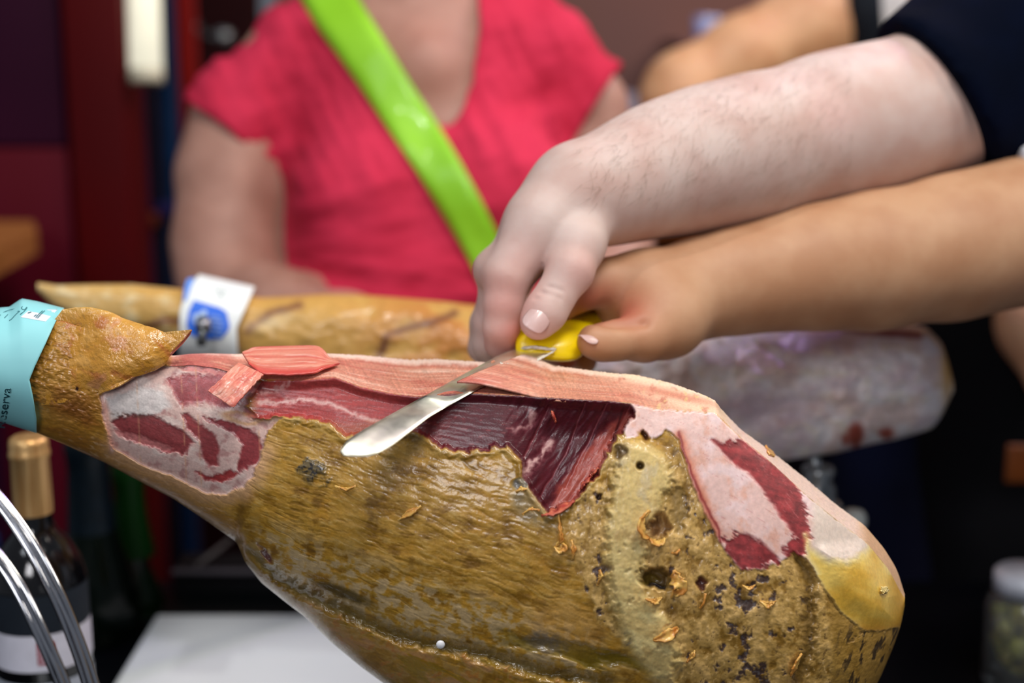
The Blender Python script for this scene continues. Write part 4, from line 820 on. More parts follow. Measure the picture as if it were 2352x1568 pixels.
nail('thumbnail', P(1352, 772, .941), P(1352, 772, .941) - P(1400, 778, .95), -FWD * .5 + UPV * .9 - np.array([.3, 0, 0]), .013, .013, M_nail, pb)
M_white = mat('white_cotton', (226, 228, 238), .8, c2=(214, 216, 230), scale=10, bump=.2, bscale=600)
pr = chain([(2380, 500, 1.125, 172), (2520, 470, 1.16, 190), (2860, 440, 1.22, 210)], .04) + [('e', P(3240, 860, 1.20), (.17, .13, .34), None, .10), ('e', P(3120, 520, 1.21), (.12, .11, .12), None, .08)]
V_, F_ = body(pr, .006, [hemplane((2324, 360), (2320, 640), 1.13, (-100, 0))], 2)
put('shirt_sleeve', V_, F_, M_white, pb)
# ================================================================ the woman in the red shirt
WD = 1.70
wo = thing('person', 'person in a red V-neck shirt standing behind the hams with folded forearms', 'person', P(980, 1500, 1.75))
def Eb(px, py, d, r, k=.04, R=None, s=1.0): return ('e', P(px, py, d), tuple(q * s for q in r), R, k)
WS = 1.0625
torso = [Eb(975, 300, WD + .02, (.165, .115, .19), .05, s=WS), Eb(985, 560, WD + .02, (.160, .125, .20), .05, s=WS), Eb(985, 800, WD + .03, (.19, .14, .20), .05, s=WS)]
torso += chain([(700, 115, WD, 88), (980, 60, WD + .01, 100), (1250, 115, WD, 88)], .05)
torso += [Eb(850, 455, WD - .085, (.078, .07, .075), .035, s=WS), Eb(1130, 440, WD - .085, (.078, .07, .075), .035, s=WS), Eb(960, 660, WD - .07, (.12, .07, .08), .04, s=WS)]
armL = chain([(660, 140, WD, 100), (560, 270, WD, 108), (528, 400, WD - .01, 112), (515, 560, WD - .03, 108), (520, 650, WD - .05, 100)], .03)
armL += chain([(520, 650, WD - .05, 96), (640, 705, WD - .13, 78), (800, 745, WD - .20, 62), (900, 765, WD - .23, 54)], .03)
armR = chain([(1290, 150, WD, 78), (1345, 245, WD, 84), (1370, 400, WD, 88), (1405, 560, WD - .02, 84), (1400, 640, WD - .05, 80)], .03)
armR += chain([(1400, 640, WD - .05, 78), (1280, 730, WD - .14, 68), (1120, 790, WD - .20, 54)], .03)
def relaxed_hand(px, py, d, sgn, sc=1.0):
    p = chain([(px, py, d, 50 * sc), (px + sgn * 70 * sc, py + 10, d - .01, 46 * sc)], .015)
    for i, (o, l) in enumerate(((-32, 88), (-10, 100), (13, 94), (34, 74))):
        p += chain([(px + sgn * 80 * sc, py + 10 + o * .8, d - .01, 18 * sc), (px + sgn * (80 + l * .5) * sc, py + 18 + o, d - .012, 16 * sc), (px + sgn * (80 + l * .9) * sc, py + 36 + o, d - .005, 13 * sc)], .003)
    p += chain([(px + sgn * 30 * sc, py - 20, d - .02, 24 * sc), (px + sgn * 80 * sc, py - 58, d - .03, 18 * sc), (px + sgn * 120 * sc, py - 62, d - .03, 15 * sc)], .004)
    return p
hands = relaxed_hand(910, 768, WD - .235, 1) + relaxed_hand(1110, 795, WD - .205, -1)
neck = chain([(965, 90, WD + .01, 108), (955, -60, WD + .0, 92)], .05) + chain([(860, 120, WD - .045, 40), (960, 150, WD - .085, 26)], .05) + chain([(1060, 120, WD - .045, 34), (990, 150, WD - .085, 26)], .05)
HX, HY, HD = 930, -235, WD - .03
head = [Eb(HX, HY - 20, HD + .02, (.075, .095, .105), .02, s=WS), Eb(HX, HY + 90, HD - .02, (.055, .06, .055), .03, s=WS), Eb(HX - 5, HY + 145, HD - .045, (.026, .024, .022), .02, s=WS),
        Eb(HX, HY + 40, HD - .085, (.011, .016, .022), .012, s=WS), Eb(HX, HY + 58, HD - .097, (.014, .012, .010), .008, s=WS), Eb(HX, HY + 105, HD - .078, (.024, .012, .009), .008, s=WS),
        Eb(HX - 68, HY + 15, HD - .07, (.018, .012, .013), -.006, s=WS), Eb(HX + 68, HY + 15, HD - .07, (.018, .012, .013), -.006, s=WS), Eb(HX - 160, HY + 30, HD + .02, (.010, .020, .032), .008, s=WS), Eb(HX + 160, HY + 30, HD + .02, (.010, .020, .032), .008, s=WS)]
thin = lambda ps, dr: [(p[0], p[1], p[2], p[3] + dr, p[4] + dr, p[5]) if p[0] == 'c' else ('e', p[1], tuple(r + dr for r in p[2]), p[3], p[4]) for p in ps]
bodyW, VW, FW_ = flesh('body', thin(torso, -.006) + armL + armR + hands + neck + head, .0055, M_skinW, wo, [(P(960, 120, WD - .1), .06, .2)])
for s_ in (-1, 1):
    ex = P(HX + 66 * s_, HY + 14, HD - .062); V_, F_ = lathe([(.0001, .012), (.006, .0105), (.0105, .006), (.012, 0), (.0105, -.006), (.006, -.0105), (.0001, -.012)], ex, 16); put('eye', V_, F_, mat('eye_white', (235, 232, 228), .2), wo)
V_, F_ = lathe([(.0001, .004), (.004, .003), (.0055, 0), (.004, -.003), (.0001, -.004)], (0, 0, 0), 16)
hair = [Eb(HX, HY - 50, HD + .035, (.086, .100, .108), .02), Eb(HX - 130, HY + 90, HD + .06, (.035, .05, .10), .03), Eb(HX + 130, HY + 90, HD + .06, (.035, .05, .10), .03), Eb(HX, HY + 100, HD + .09, (.07, .04, .10), .03), Eb(HX, HY + 60, HD - .07, (.062, .085, .085), -.02)]
V_, F_ = body(hair, .006); put('hair', V_, F_, mat('brown_hair', (60, 36, 22), .5, c2=(40, 22, 14), scale=8, stretch=(30, 30, 1.5), bump=.6, bscale=60), wo)
# shirt
sleL = chain([(690, 120, WD, 104), (560, 270, WD, 126), (500, 400, WD, 140)], .03); sleR = chain([(1250, 110, WD, 96), (1360, 250, WD, 104), (1410, 350, WD, 110)], .03)
Vt_, Ft_ = body(thin(torso, .003), .005, [(P(985, 1000, WD), -np.array([0, 0, 1.]))], 3)
Vl, Fl = body(sleL, .005, [hemplane((440, 244), (645, 398), WD, (-155, 205))], 2)
# hand-made union: put torso and sleeves in one field, hems cut by limiting each sleeve
shirt_pr = thin(torso, .003)
def sleeve_field():
    ps = shirt_pr + sleL + sleR
    V_, F_ = body(ps, .005, None, 3)
    return V_, F_
Vs, Fs = sleeve_field()
def keepmask(V_):
    px, py, d = PIX(V_)
    k = np.ones(len(V_), bool)
    a, n_ = hemplane((440, 244), (645, 398), WD, (-155, 205)); k &= ~(((V_ - a) @ n_ > 0) & (px < 652) & (py < 640))
    a, n_ = hemplane((1400, 205), (1312, 345), WD, (145, 90)); k &= ~(((V_ - a) @ n_ > 0) & (px > 1300) & (py < 640))
    k &= V_[:, 2] > P(985, 900, WD)[2]
    neckp = [(745, -60), (770, 20), (880, 160), (1025, 294), (1060, 240), (1084, 180), (1094, 60), (1094, -200), (745, -200)]
    front = d < WD + .03
    k &= ~((polysd(neckp, px, py) > 0) & (front | (py < 40)))
    k &= ~((py < 4 - 0) & (px > 800) & (px < 1120) & (~front) & (py < -60))
    return k
# snap the cut edges to the hem lines
K_ = keepmask(Vs); N_s = vnorm(Vs, Fs)
if (N_s[np.argmin(Vs @ FWD)] @ FWD) > 0: N_s = -N_s; Fs = Fs[:, ::-1]
px, py, d = PIX(Vs)
fold = aniso(px, py, 200, 34, 1.15, 501, 3) * .5 * sst(560, 300, py) + aniso(px, py, 160, 60, -.35, 502, 3) * .5 + .6 * aniso(px, py, 300, 45, .1, 503, 2) * sst(480, 620, py)
Vs = Vs + N_s * (.0095 * fold)[:, None]
Fk_ = Fs[K_[Fs].all(1)]; u_, inv_ = np.unique(Fk_, return_inverse=True); Fk2 = inv_.reshape(-1, 4); Vk2 = Vs[u_].copy()
# relax the open boundary so that hems are clean
ed = np.sort(np.concatenate([Fk2[:, [0, 1]], Fk2[:, [1, 2]], Fk2[:, [2, 3]], Fk2[:, [3, 0]]]), 1); eu, ec = np.unique(ed, axis=0, return_counts=True); be = eu[ec == 1]
for _ in range(14):
    s_ = np.zeros_like(Vk2); c_ = np.zeros(len(Vk2)); np.add.at(s_, be[:, 0], Vk2[be[:, 1]]); np.add.at(s_, be[:, 1], Vk2[be[:, 0]]); np.add.at(c_, be[:, 0], 1); np.add.at(c_, be[:, 1], 1); m_ = c_ == 2
    Vk2[m_] = Vk2[m_] * .5 + .5 * s_[m_] / 2
M_red = mat('red_jersey', (206, 50, 80), .85, c2=(192, 40, 68), spec=.15, scale=9, bump=.15, bscale=500)
so = put('shirt', Vk2, Fk2, M_red, wo); so.modifiers.new('s', 'SOLIDIFY').thickness = .0025
# jeans
V_, F_ = body([Eb(985, 900, WD + .04, (.175, .13, .14), .05)] + chain([(900, 980, WD + .05, 170), (890, 1500, WD + .1, 140), (885, 2200, WD + .2, 110)], .04) + chain([(1080, 980, WD + .05, 170), (1090, 1500, WD + .1, 140), (1095, 2200, WD + .2, 110)], .04), .008)
put('trousers', V_, F_, mat('dark_denim', (24, 26, 44), .85, bump=.2), wo)
# lime strap of the bag, lying on the shirt
def strap_over(V_, F_, cl, wd, off, th, name, mt):
    cl = np.array(cl, float); s = np.linspace(0, 1, 90); k = np.r_[0, np.cumsum(np.hypot(*np.diff(cl, axis=0).T))]; k /= k[-1]
    x = np.interp(s, k, cl[:, 0]); y = np.interp(s, k, cl[:, 1]); ker = np.ones(9) / 9
    x[4:-4] = np.convolve(x, ker, 'valid'); y[4:-4] = np.convolve(y, ker, 'valid')
    tx, ty = np.gradient(x), np.gradient(y); l = np.hypot(tx, ty); nx, ny = -ty / l, tx / l
    W_ = np.interp(s, np.linspace(0, 1, len(wd)), wd); rows = []
    for a in (-1, -.5, 0, .5, 1):
        h_, D_ = rayhit(V_, F_, x + nx * W_ / 2 * a, y + ny * W_ / 2 * a); dist = np.linalg.norm(h_ - CAM, axis=1)
        kk_ = np.ones(13) / 13; dd_ = np.pad(dist, 6, mode='edge'); dist = np.convolve(dd_, kk_, 'valid'); rows.append(CAM + D_ * (dist - off)[:, None])
    G = np.stack(rows, 1); V2, F2 = sheet(G, th, -FWD); return put(name, V2, F2, mt, None)
M_lime = mat('lime_webbing', (150, 214, 40), .45, c2=(138, 204, 30), scale=6, bump=.15, bscale=700, coat=.15)
st_ = strap_over(Vs, Fs, [(740, -40), (770, 20), (838, 120), (935, 270), (1010, 385), (1070, 490), (1115, 575), (1150, 660)], [120, 112, 104, 100, 100, 96, 92, 84, 80], .007, .0018, 'bag_strap', M_lime)
tag(st_, 'bright lime green bag strap running diagonally across the red shirt', 'bag strap')

# ================================================================ the person behind on the right, white top with a black strap
pc_ = thing('person', 'blurred person in sleeveless white top with elbow bent, behind the two arms', 'person', P(2120, 1500, 2.25))
PD = 2.08
arms = chain([(1935, 0, PD + .06, 90), (1850, 60, PD - .04, 100), (1700, 130, PD - .08, 84), (1565, 200, PD - .1, 74), (1545, 235, PD - .1, 66)], .03) + chain([(1545, 235, PD - .1, 66), (1600, 330, PD - .16, 62), (1680, 430, PD - .2, 52)], .03)
arms += chain([(2330, 60, PD + .04, 90), (2380, 250, PD - .05, 90), (2200, 430, PD - .16, 62), (1950, 480, PD - .2, 52), (1780, 500, PD - .2, 46)], .03)
arms += relaxed_hand(1790, 505, PD - .2, -1, .9) + relaxed_hand(1690, 440, PD - .205, 1, .8)
arms += chain([(2150, -60, PD + .02, 95), (2140, -200, PD, 80)], .03) + [Eb(2120, -330, PD - .02, (.078, .095, .115), .03), Eb(2118, -290, PD - .12, (.012, .015, .02), .01)]
tor = [Eb(2130, 180, PD + .04, (.155, .10, .22), .05), Eb(2120, 480, PD + .04, (.15, .11, .22), .05), Eb(2060, 230, PD - .03, (.07, .06, .07), .04), Eb(2200, 230, PD - .03, (.07, .06, .07), .04)] + chain([(2010, 20, PD - .03, 125), (2290, 20, PD - .03, 115)], .04)
_, VP, FP = flesh('body', thin(tor, -.006) + arms, .008, M_skinP, pc_)
Vt2, Ft2 = body(tor, .007, [(P(2120, 760, PD), -np.array([0, 0, 1.]))], 2)
px, py, d = PIX(Vt2); kk_ = (px > 1922 + .03 * (py - 0)) & (px < 2330) & ~((py < -20) & (px > 2060) & (px < 2240)); N2_ = vnorm(Vt2, Ft2)
if (N2_[np.argmin(Vt2 @ FWD)] @ FWD) > 0: N2_ = -N2_; Ft2 = Ft2[:, ::-1]
Vt2 = Vt2 + N2_ * (.004 * aniso(px, py, 120, 30, 1.3, 511, 2))[:, None]; Ff = Ft2[kk_[Ft2].all(1)]; u_, inv_ = np.unique(Ff, return_inverse=True)
put('top', Vt2[u_], inv_.reshape(-1, 4), mat('white_jersey', (214, 212, 210), .8, c2=(196, 190, 194), scale=8, bump=.2), pc_)
put('hair', *body([Eb(2120, -370, PD + .02, (.09, .10, .11), .02)], .008), mat('black_hair', (20, 14, 14), .5), pc_)
V_, F_ = body([Eb(2110, 760, PD + .05, (.17, .13, .14), .05)] + chain([(2030, 850, PD + .05, 140), (2030, 1500, PD, 110), (2030, 2300, PD, 90)], .04) + chain([(2220, 850, PD + .05, 145), (2240, 1500, PD, 115), (2250, 2300, PD, 95)], .04), .01)
put('trousers', V_, F_, mat('navy_trousers', (13, 18, 44), .9, c2=(9, 12, 32), scale=5, bump=.2), pc_)
sp_ = strap_over(Vt2, Ft2, [(1985, -30), (1992, 60), (2010, 160), (2035, 280), (2055, 380), (2075, 470), (2090, 560)], [76, 72, 70, 70, 66, 62], .006, .002, 'bag_strap', mat('black_webbing', (24, 30, 38), .6))
tag(sp_, 'broad black strap over the blurred white top at upper right', 'bag strap')
# ================================================================ the ham behind
bT = curve([(60, 652), (88, 649), (130, 655), (200, 653), (300, 652), (420, 664), (520, 675), (600, 683), (660, 680), (740, 675), (820, 676), (900, 682), (1000, 690), (1100, 702), (1250, 760), (1400, 782), (1480, 770), (1560, 746), (1620, 738), (1700, 735), (1900, 739), (2080, 742), (2130, 752), (2165, 790), (2184, 850), (2190, 890), (2200, 892)], 5)
bB = curve([(60, 672), (88, 668), (120, 702), (180, 732), (260, 752), (330, 764), (420, 790), (520, 815), (700, 855), (900, 900), (1100, 960), (1300, 1020), (1500, 1062), (1650, 1068), (1780, 1060), (1830, 1052), (1920, 1040), (1990, 1022), (2060, 1008), (2140, 985), (2160, 960), (2182, 915), (2190, 896), (2200, 893)], 5)
bH = curve([(60, .004), (88, .008), (130, .016), (300, .024), (520, .032), (900, .045), (1300, .075), (1700, .09), (2000, .08), (2120, .055), (2180, .02), (2190, .006)], 8)
BD = 1.26
bh = thing('cured_ham', 'whole ham lying behind, amber skinned shank and white fat at its butt', 'ham', P(1176, 1070, BD))
xb = np.concatenate([86 + 20 * (1 - np.cos(np.linspace(0, np.pi / 2, 14)[:-1])), np.linspace(106, 2150, 420), 2150 + 40 * np.sin(np.linspace(0, np.pi / 2, 24)[1:])])
m1, m2 = 110, 50; a1 = np.linspace(0, np.pi, m1); a2 = np.linspace(np.pi, 2 * np.pi, m2 + 2)[1:-1]; aa = np.concatenate([a1, a2])
cc0 = ((bT(xb) + bB(xb)) / 2)[:, None]; hh0 = ((bB(xb) - bT(xb)) / 2)[:, None]
ca = np.cos(aa)[None, :]; sa = np.sin(aa)[None, :]; YB_ = cc0 - hh0 * np.sign(ca) * np.abs(ca) ** .85; XB_ = np.repeat(xb[:, None], len(aa), 1)
nz1 = fbm(XB_ / 110, YB_ / 70, 601, 4); nz2 = fbm(XB_ / 40, YB_ / 30, 602, 4); fr_ = (sa > 0)
DB_ = BD - bH(XB_) * np.sign(sa) * np.abs(sa) ** .8 * (1 + .10 * nz1) - .0015 * nz2 * sst(1150, 1300, XB_) - .0006 * nz2
# a hollow in the white side
DB_ += .014 * np.exp(-blob(XB_, YB_, 1780, 940, 160, 60, -.1) ** 2) * fr_ - .012 * np.exp(-blob(XB_, YB_, 1650, 860, 120, 60, 0) ** 2) * fr_
c = np.broadcast_to(np.array([206., 160, 84]), XB_.shape + (3,)).copy(); c = mix(c, [216, 180, 116], 1 - sst(60, 460, XB_)); c = mix(c, [226, 206, 160], sst(0, .5, nz2) * (1 - sst(300, 600, XB_)) * .8); c = mix(c, [196, 130, 62], sst(700, 1050, XB_) * sst(-.3, .3, nz1 + .2))
for pts in ([(875, 800), (890, 770), (930, 755), (1000, 738), (1045, 718)], [(870, 830), (880, 790)], [(690, 700), (620, 720), (570, 760)], [(330, 752), (380, 735), (420, 740)]):
    c = mix(c, [104, 60, 44], np.exp(-(linesd(pts, XB_ + 10 * nz2, YB_) / 9) ** 2) * .75)
c = mix(c, [230, 210, 170], np.exp(-blob(XB_, YB_, 620, 742, 50, 16, -.3) ** 2) * .6)
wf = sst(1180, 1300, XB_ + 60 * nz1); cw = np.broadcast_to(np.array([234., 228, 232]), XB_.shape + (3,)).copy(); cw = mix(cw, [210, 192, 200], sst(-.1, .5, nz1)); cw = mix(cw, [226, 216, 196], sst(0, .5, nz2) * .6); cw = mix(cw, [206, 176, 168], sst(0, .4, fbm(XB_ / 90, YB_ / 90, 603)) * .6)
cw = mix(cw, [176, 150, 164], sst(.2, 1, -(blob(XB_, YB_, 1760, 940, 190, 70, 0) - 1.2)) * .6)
for (bx_, by_, rx, ry) in ((1965, 1000, 18, 34), (2035, 995, 20, 14), (1940, 1010, 10, 14)): cw = mix(cw, [150, 60, 44], (1 - sst(.5, 1.3, blob(XB_ + 8 * nz2, YB_, bx_, by_, rx, ry))) * .9)
cw = mix(cw, [128, 40, 36], sst(-3, 6, polysd([(1920, 744), (2000, 748), (2120, 752), (2118, 778), (1990, 772), (1930, 760)], XB_, YB_)) * .9); cw = mix(cw, [226, 186, 140], np.exp(-((YB_ - bT(XB_) - 8) / 9) ** 2) * fr_ * .8)
cw = mix(cw, [204, 160, 90], np.exp(-blob(XB_, YB_, 2176, 850, 14, 70) ** 2))
c = c * (1 - wf[..., None]) + cw * wf[..., None]
VB_ = P(XB_, YB_, DB_); n_, m_ = VB_.shape[:2]; Fb_ = gridfaces(n_, m_, True); Vv = VB_.reshape(-1, 3); nb_ = vnorm(Vv, Fb_)
if (nb_[m_ * 200 + 50] @ FWD) > 0: Fb_ = Fb_[:, ::-1]
rgb_ = np.clip(c, 0, 255).reshape(-1, 3); cen = XB_[:, 0][Fb_[:, 0] // m_]
M_b1 = paintmat('back_rind', .12, 400, coat=.35, coatr=.15); M_b2 = paintmat('back_fat', .12, 300, coat=.1, coatr=.2, sss=.1)
xf = XB_.reshape(-1)[Fb_].mean(1); wfv = wf.reshape(-1)[Fb_].mean(1)
hv = xf < 205; wv = wfv > .5
for nm, sel, mt in (('hoof', hv, M_b1), ('rind', (~hv) & (~wv), M_b1), ('white_fat', wv, M_b2)):
    ff = Fb_[sel]; u_, inv_ = np.unique(ff, return_inverse=True); Vq = Vv[u_]; Fq = [tuple(f) for f in inv_.reshape(-1, 4)]
    if nm == 'hoof': first = [int(np.where(u_ == j)[0][0]) for j in range(m_)]; Fq.append(tuple(first))
    if nm == 'white_fat': last = [int(np.where(u_ == (n_ - 1) * m_ + j)[0][0]) for j in range(m_)]; Fq.append(tuple(last))
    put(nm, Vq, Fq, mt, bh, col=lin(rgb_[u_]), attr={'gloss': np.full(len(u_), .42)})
# its white band with a blue seal
def ring_pt(a, b):
    """a 0..1 along the shank, b angle 0..pi front top to bottom"""
    ct = (math.pi / 2 - b) / (math.pi / 2); q = np.cos(b)
    xl = 413 + 44 * np.clip(q, -1, 1) ** 2 * (q > 0) + 0; xr_ = 543 + 42 * q * (q > 0) + 6 * (q < 0) * -q
    x = xl + (xr_ - xl) * a; top = np.interp(x, [400, 455, 585, 620], [627, 631, 660, 668]); bot = np.interp(x, [400, 540, 620], [836, 858, 868])
    y = (top + bot) / 2 - (bot - top) / 2 * q; return x, y
A_, B_ = np.meshgrid(np.linspace(0, 1, 40), np.linspace(0, 2 * math.pi, 90, endpoint=False), indexing='ij')
rx_, ry_ = ring_pt(A_, np.where(B_ > math.pi, 2 * math.pi - B_, B_)); rd = BD - .044 * np.sin(B_)
M_wb = mat('white_paper', (236, 240, 240), .4, c2=(228, 234, 234), scale=8)
bb_ = put('paper_band', P(rx_, ry_, rd).reshape(-1, 3), gridfaces(40, 90, True), M_wb, bh, label='white paper band with a blue eight-sided seal'); bb_.modifiers.new('s', 'SOLIDIFY').thickness = .0008
def ring_px(x, y, off):
    top = np.interp(x, [400, 455, 585, 620], [627, 631, 660, 668]); bot = np.interp(x, [400, 540, 620], [836, 858, 868]); q = np.clip(((top + bot) / 2 - y) / ((bot - top) / 2), -1, 1)
    return P(x, y, BD - .044 * np.sqrt(1 - q * q) - off)
def patch(poly, off, name, mt, parent, fn, n=26):
    poly = np.array(poly, float); c0 = poly.mean(0); k = np.r_[0, np.cumsum(np.hypot(*np.diff(np.vstack([poly, poly[:1]]), axis=0).T))]; k /= k[-1]; pl = np.vstack([poly, poly[:1]])
    s = np.linspace(0, 1, 64, endpoint=False); ex = np.interp(s, k, pl[:, 0]); ey = np.interp(s, k, pl[:, 1]); r = np.linspace(0.001, 1, 10)
    X_ = c0[0] + (ex[None, :] - c0[0]) * r[:, None]; Y_ = c0[1] + (ey[None, :] - c0[1]) * r[:, None]; return put(name, fn(X_, Y_, off).reshape(-1, 3), gridfaces(10, 64, True), mt, parent)
patch([(446, 689), (505, 706), (520, 716), (528, 748), (522, 762), (508, 778), (470, 778), (438, 770), (428, 745), (434, 712)], .0022, 'seal', mat('seal_blue', (44, 108, 226), .4, c2=(60, 120, 226), scale=30), bb_, ring_px)
patch([(444, 722), (462, 716), (466, 710), (476, 712), (474, 726), (462, 742), (444, 742)], .0032, 'seal_mark', mat('seal_pale', (170, 196, 236), .4), bb_, ring_px)
M_b3 = mat('seal_soft', (112, 150, 228), .4)
for (x_, y_) in ((482, 722), (484, 732), (486, 742), (486, 752), (488, 762)): patch([(x_, y_), (x_ + 26, y_ + 4), (x_ + 26, y_ + 10), (x_, y_ + 6)], .0030, 'seal_line', M_b3, bb_, ring_px)
patch([(430, 640), (448, 636), (438, 660), (428, 690), (420, 690), (424, 660)], .0022, 'blue_margin', mat('band_blue', (110, 160, 246), .4), bb_, ring_px)
M_g = mat('band_grey', (206, 216, 216), .4)
for (x_, y_) in ((497, 662), (512, 664), (504, 674)): patch([(x_, y_), (x_ + 10, y_ + 2), (x_ + 8, y_ + 9), (x_ - 2, y_ + 7)], .0022, 'band_mark', M_g, bb_, ring_px)

# ================================================================ stands, table, boards
TZ = .75
M_tab = mat('black_laminate', (6, 8, 12), .3, c2=(5, 6, 9), scale=4)
tb = thing('table', 'black table top under the hams and bottles', 'table', (0.1, 1.1, 0))
put('table_top', *boxg(-1.0, .56, .55, 1.52, TZ - .04, TZ, .004), M_tab, tb)
for lx in (-.94, .50):
    for ly in (.61, 1.46): put('leg', *boxg(lx - .03, lx + .03, ly - .03, ly + .03, 0, TZ - .04, .003), M_tab, tb)
M_board = mat('white_board', (226, 232, 236), .35, c2=(216, 224, 230), scale=3, bump=.05)
o_ = put('cutting_board', *boxg(-.365, .27, .78, 1.372, TZ, TZ + .022, .004), M_board); tag(o_, 'flat white plastic board lying on the black table under the hams', 'board')
M_steel = mat('chrome', (206, 208, 214), .12, metal=1.0, scale=20); M_dsteel = mat('dark_steel', (90, 94, 98), .35, metal=.8, scale=20); M_blk = mat('black_plastic', (6, 9, 10), .4)
# front stand : chrome double hoops, post and cradle
fs = thing('ham_stand', 'chrome ham stand with curved double rods at lower left, holding the front ham', 'ham stand', P(100, 1750, .93))
def arc(pts, r, name, parent, mt, n=60, nseg=12):
    pts = np.array(pts, float); k = np.linspace(0, 1, len(pts)); s = np.linspace(0, 1, n); q = []
    import numpy as _n
    for i in range(3): q.append(_n.polyval(_n.polyfit(k, pts[:, i], min(4, len(pts) - 1)), s))
    return put(name, *tube(P(q[0], q[1], q[2]), r, nseg), mt, parent)
for o in (-1, 0, 1):
    arc([(-160 + o * 13, 1000 - o * 3, .80 + .004 * abs(o)), (-10 + o * 13, 1140, .80 + .004 * abs(o)), (82 + o * 13, 1270, .80), (150 + o * 13, 1410, .80), (205 + o * 13, 1560, .80 + .004 * abs(o)), (252 + o * 13, 1760, .81)], .00185 if o else .0017, 'hoop_rod', fs, M_steel)
    arc([(-220 + o * 12, 1120, .79 + .004 * abs(o)), (-30 + o * 12, 1250, .79 + .004 * abs(o)), (52 + o * 12, 1370, .79), (112 + o * 12, 1490, .79), (150 + o * 12, 1590, .79 + .004 * abs(o)), (190 + o * 12, 1760, .80)], .00185 if o else .0017, 'hoop_rod', fs, M_steel)
b0_ = P(-160, 1000, .80); b1_ = P(-220, 1120, .79); e0 = P(252, 1760, .81); e1 = P(190, 1760, .80)
zb = TZ + .02
put('base_plate', *boxg(e1[0] - .06, e0[0] + .55, .78, .98, TZ + .022, TZ + .034, .003), M_dsteel, fs)
for p_ in (e0, e1): put('upright', *tube([p_ + [0, 0, .004], (p_[0], .80, TZ + .03)], .004, 12), M_steel, fs)
hb1 = P(1300, 1742, .93); put('cradle_post', *tube([(hb1[0], .9, TZ + .03), (hb1[0], hb1[1], hb1[2] + .004)], .011, 16), M_dsteel, fs)
put('clamp_arm', *tube([b0_, P(-190, 860, .86), P(-190, 800, .90)], .004, 12), M_steel, fs); put('clamp_arm', *tube([b1_, P(-240, 900, .87), P(-215, 830, .90)], .004, 12), M_steel, fs)
# rear stand
rs2 = thing('ham_stand', 'steel stand with screw clamp at the banded shank and spike under the rear ham', 'ham stand', (-.3, 1.3, TZ))
pA = P(455, 850, 1.235); put('clamp_block', *boxg(pA[0] - .022, pA[0] + .020, pA[1] - .04, pA[1] + .03, pA[2] - .02, pA[2] + .012, .003), M_blk, rs2)
put('clamp_screw', *tube([P(462, 792, 1.19), P(466, 742, 1.197)], .004, 12), M_dsteel, rs2); put('clamp_screw_tip', *tube([P(466, 758, 1.194), P(468, 736, 1.20)], .0065, 12), mat('nickel', (150, 150, 156), .3, metal=.9), rs2)
put('post', *tube([(P(780, 1300, 1.3)[0], 1.42, TZ + .01), pA], .010, 16), M_blk, rs2)
put('base_plate', *boxg(pA[0] - .10, P(1960, 1300, 1.3)[0] + .05, 1.385, 1.46, TZ, TZ + .012, .003), M_blk, rs2)
M_cl = mat('pale_steel', (170, 176, 180), .25, metal=.7, scale=60, c2=(110, 116, 120)); sp0 = P(1878, 1120, 1.25)
put('spike', *tube([P(1868, 1020, 1.25), P(1872, 1060, 1.25), P(1878, 1100, 1.25)], [.003, .006, .008], 12), M_cl, rs2)
put('socket', *lathe([(.001, .02), (.013, .02), (.015, .016), (.012, .008), (.016, .002), (.017, -.012), (.013, -.02), (.001, -.02)], sp0, 24), M_cl, rs2)
put('socket_nut', *boxg(sp0[0] + .004, sp0[0] + .022, sp0[1] - .01, sp0[1] + .01, sp0[2] - .032, sp0[2] - .014, .002), M_cl, rs2)
put('post', *tube([sp0, (sp0[0] + .0, 1.41, TZ + .006)], .008, 14), M_blk, rs2)
kb = P(1962, 1195, 1.3); put('knob', *lathe([(.001, .010), (.008, .009), (.011, .004), (.011, -.004), (.007, -.009), (.001, -.010)], kb, 24), mat('white_knob', (220, 226, 220), .4), rs2); put('knob_stem', *tube([kb, sp0 + [0, 0, -.03]], .003, 8), M_blk, rs2)

# ================================================================ bottles
def spun(name, prof, c, mt, parent, n=44): return put(name, *lathe(prof, c, n), mt, parent)
M_wine = mat('dark_glass', (8, 8, 10), .08, spec=.6, coat=.4); M_gold = mat('gold_foil', (222, 180, 122), .36, metal=.6, c2=(196, 148, 92), scale=60, stretch=(3, 3, .2), bump=.1); M_green = mat('green_glass', (3, 10, 5), .15, spec=.25); M_teal = mat('teal_foil', (6, 22, 32), .35, metal=.3, c2=(4, 17, 25), scale=80)
def at_px(px, py, d): return P(px, py, d)
c1 = P(64, 1000, 1.10); zt = c1[2] - TZ
b1 = thing('wine_bottle', 'dark wine bottle with gold foil cap and white label with red square', 'bottle', (c1[0], c1[1], TZ)); cb = (c1[0], c1[1], TZ)
H1 = zt
spun('bottle_body', [(.001, .0), (.034, .0), (.037, .004), (.037, H1 - .125), (.0365, H1 - .115), (.033, H1 - .100), (.025, H1 - .086), (.017, H1 - .077), (.0142, H1 - .068), (.0135, H1 - .05), (.0132, H1 - .006), (.001, H1 - .006)], cb, M_wine, b1)
spun('foil_cap', [(.0150, H1 - .062), (.0152, H1 - .056), (.0148, H1 - .018), (.0158, H1 - .0165), (.0158, H1 - .0125), (.0150, H1 - .011), (.0152, H1 - .006), (.0142, H1 - .002), (.011, H1), (.0005, H1 + .0005)], cb, M_gold, b1)
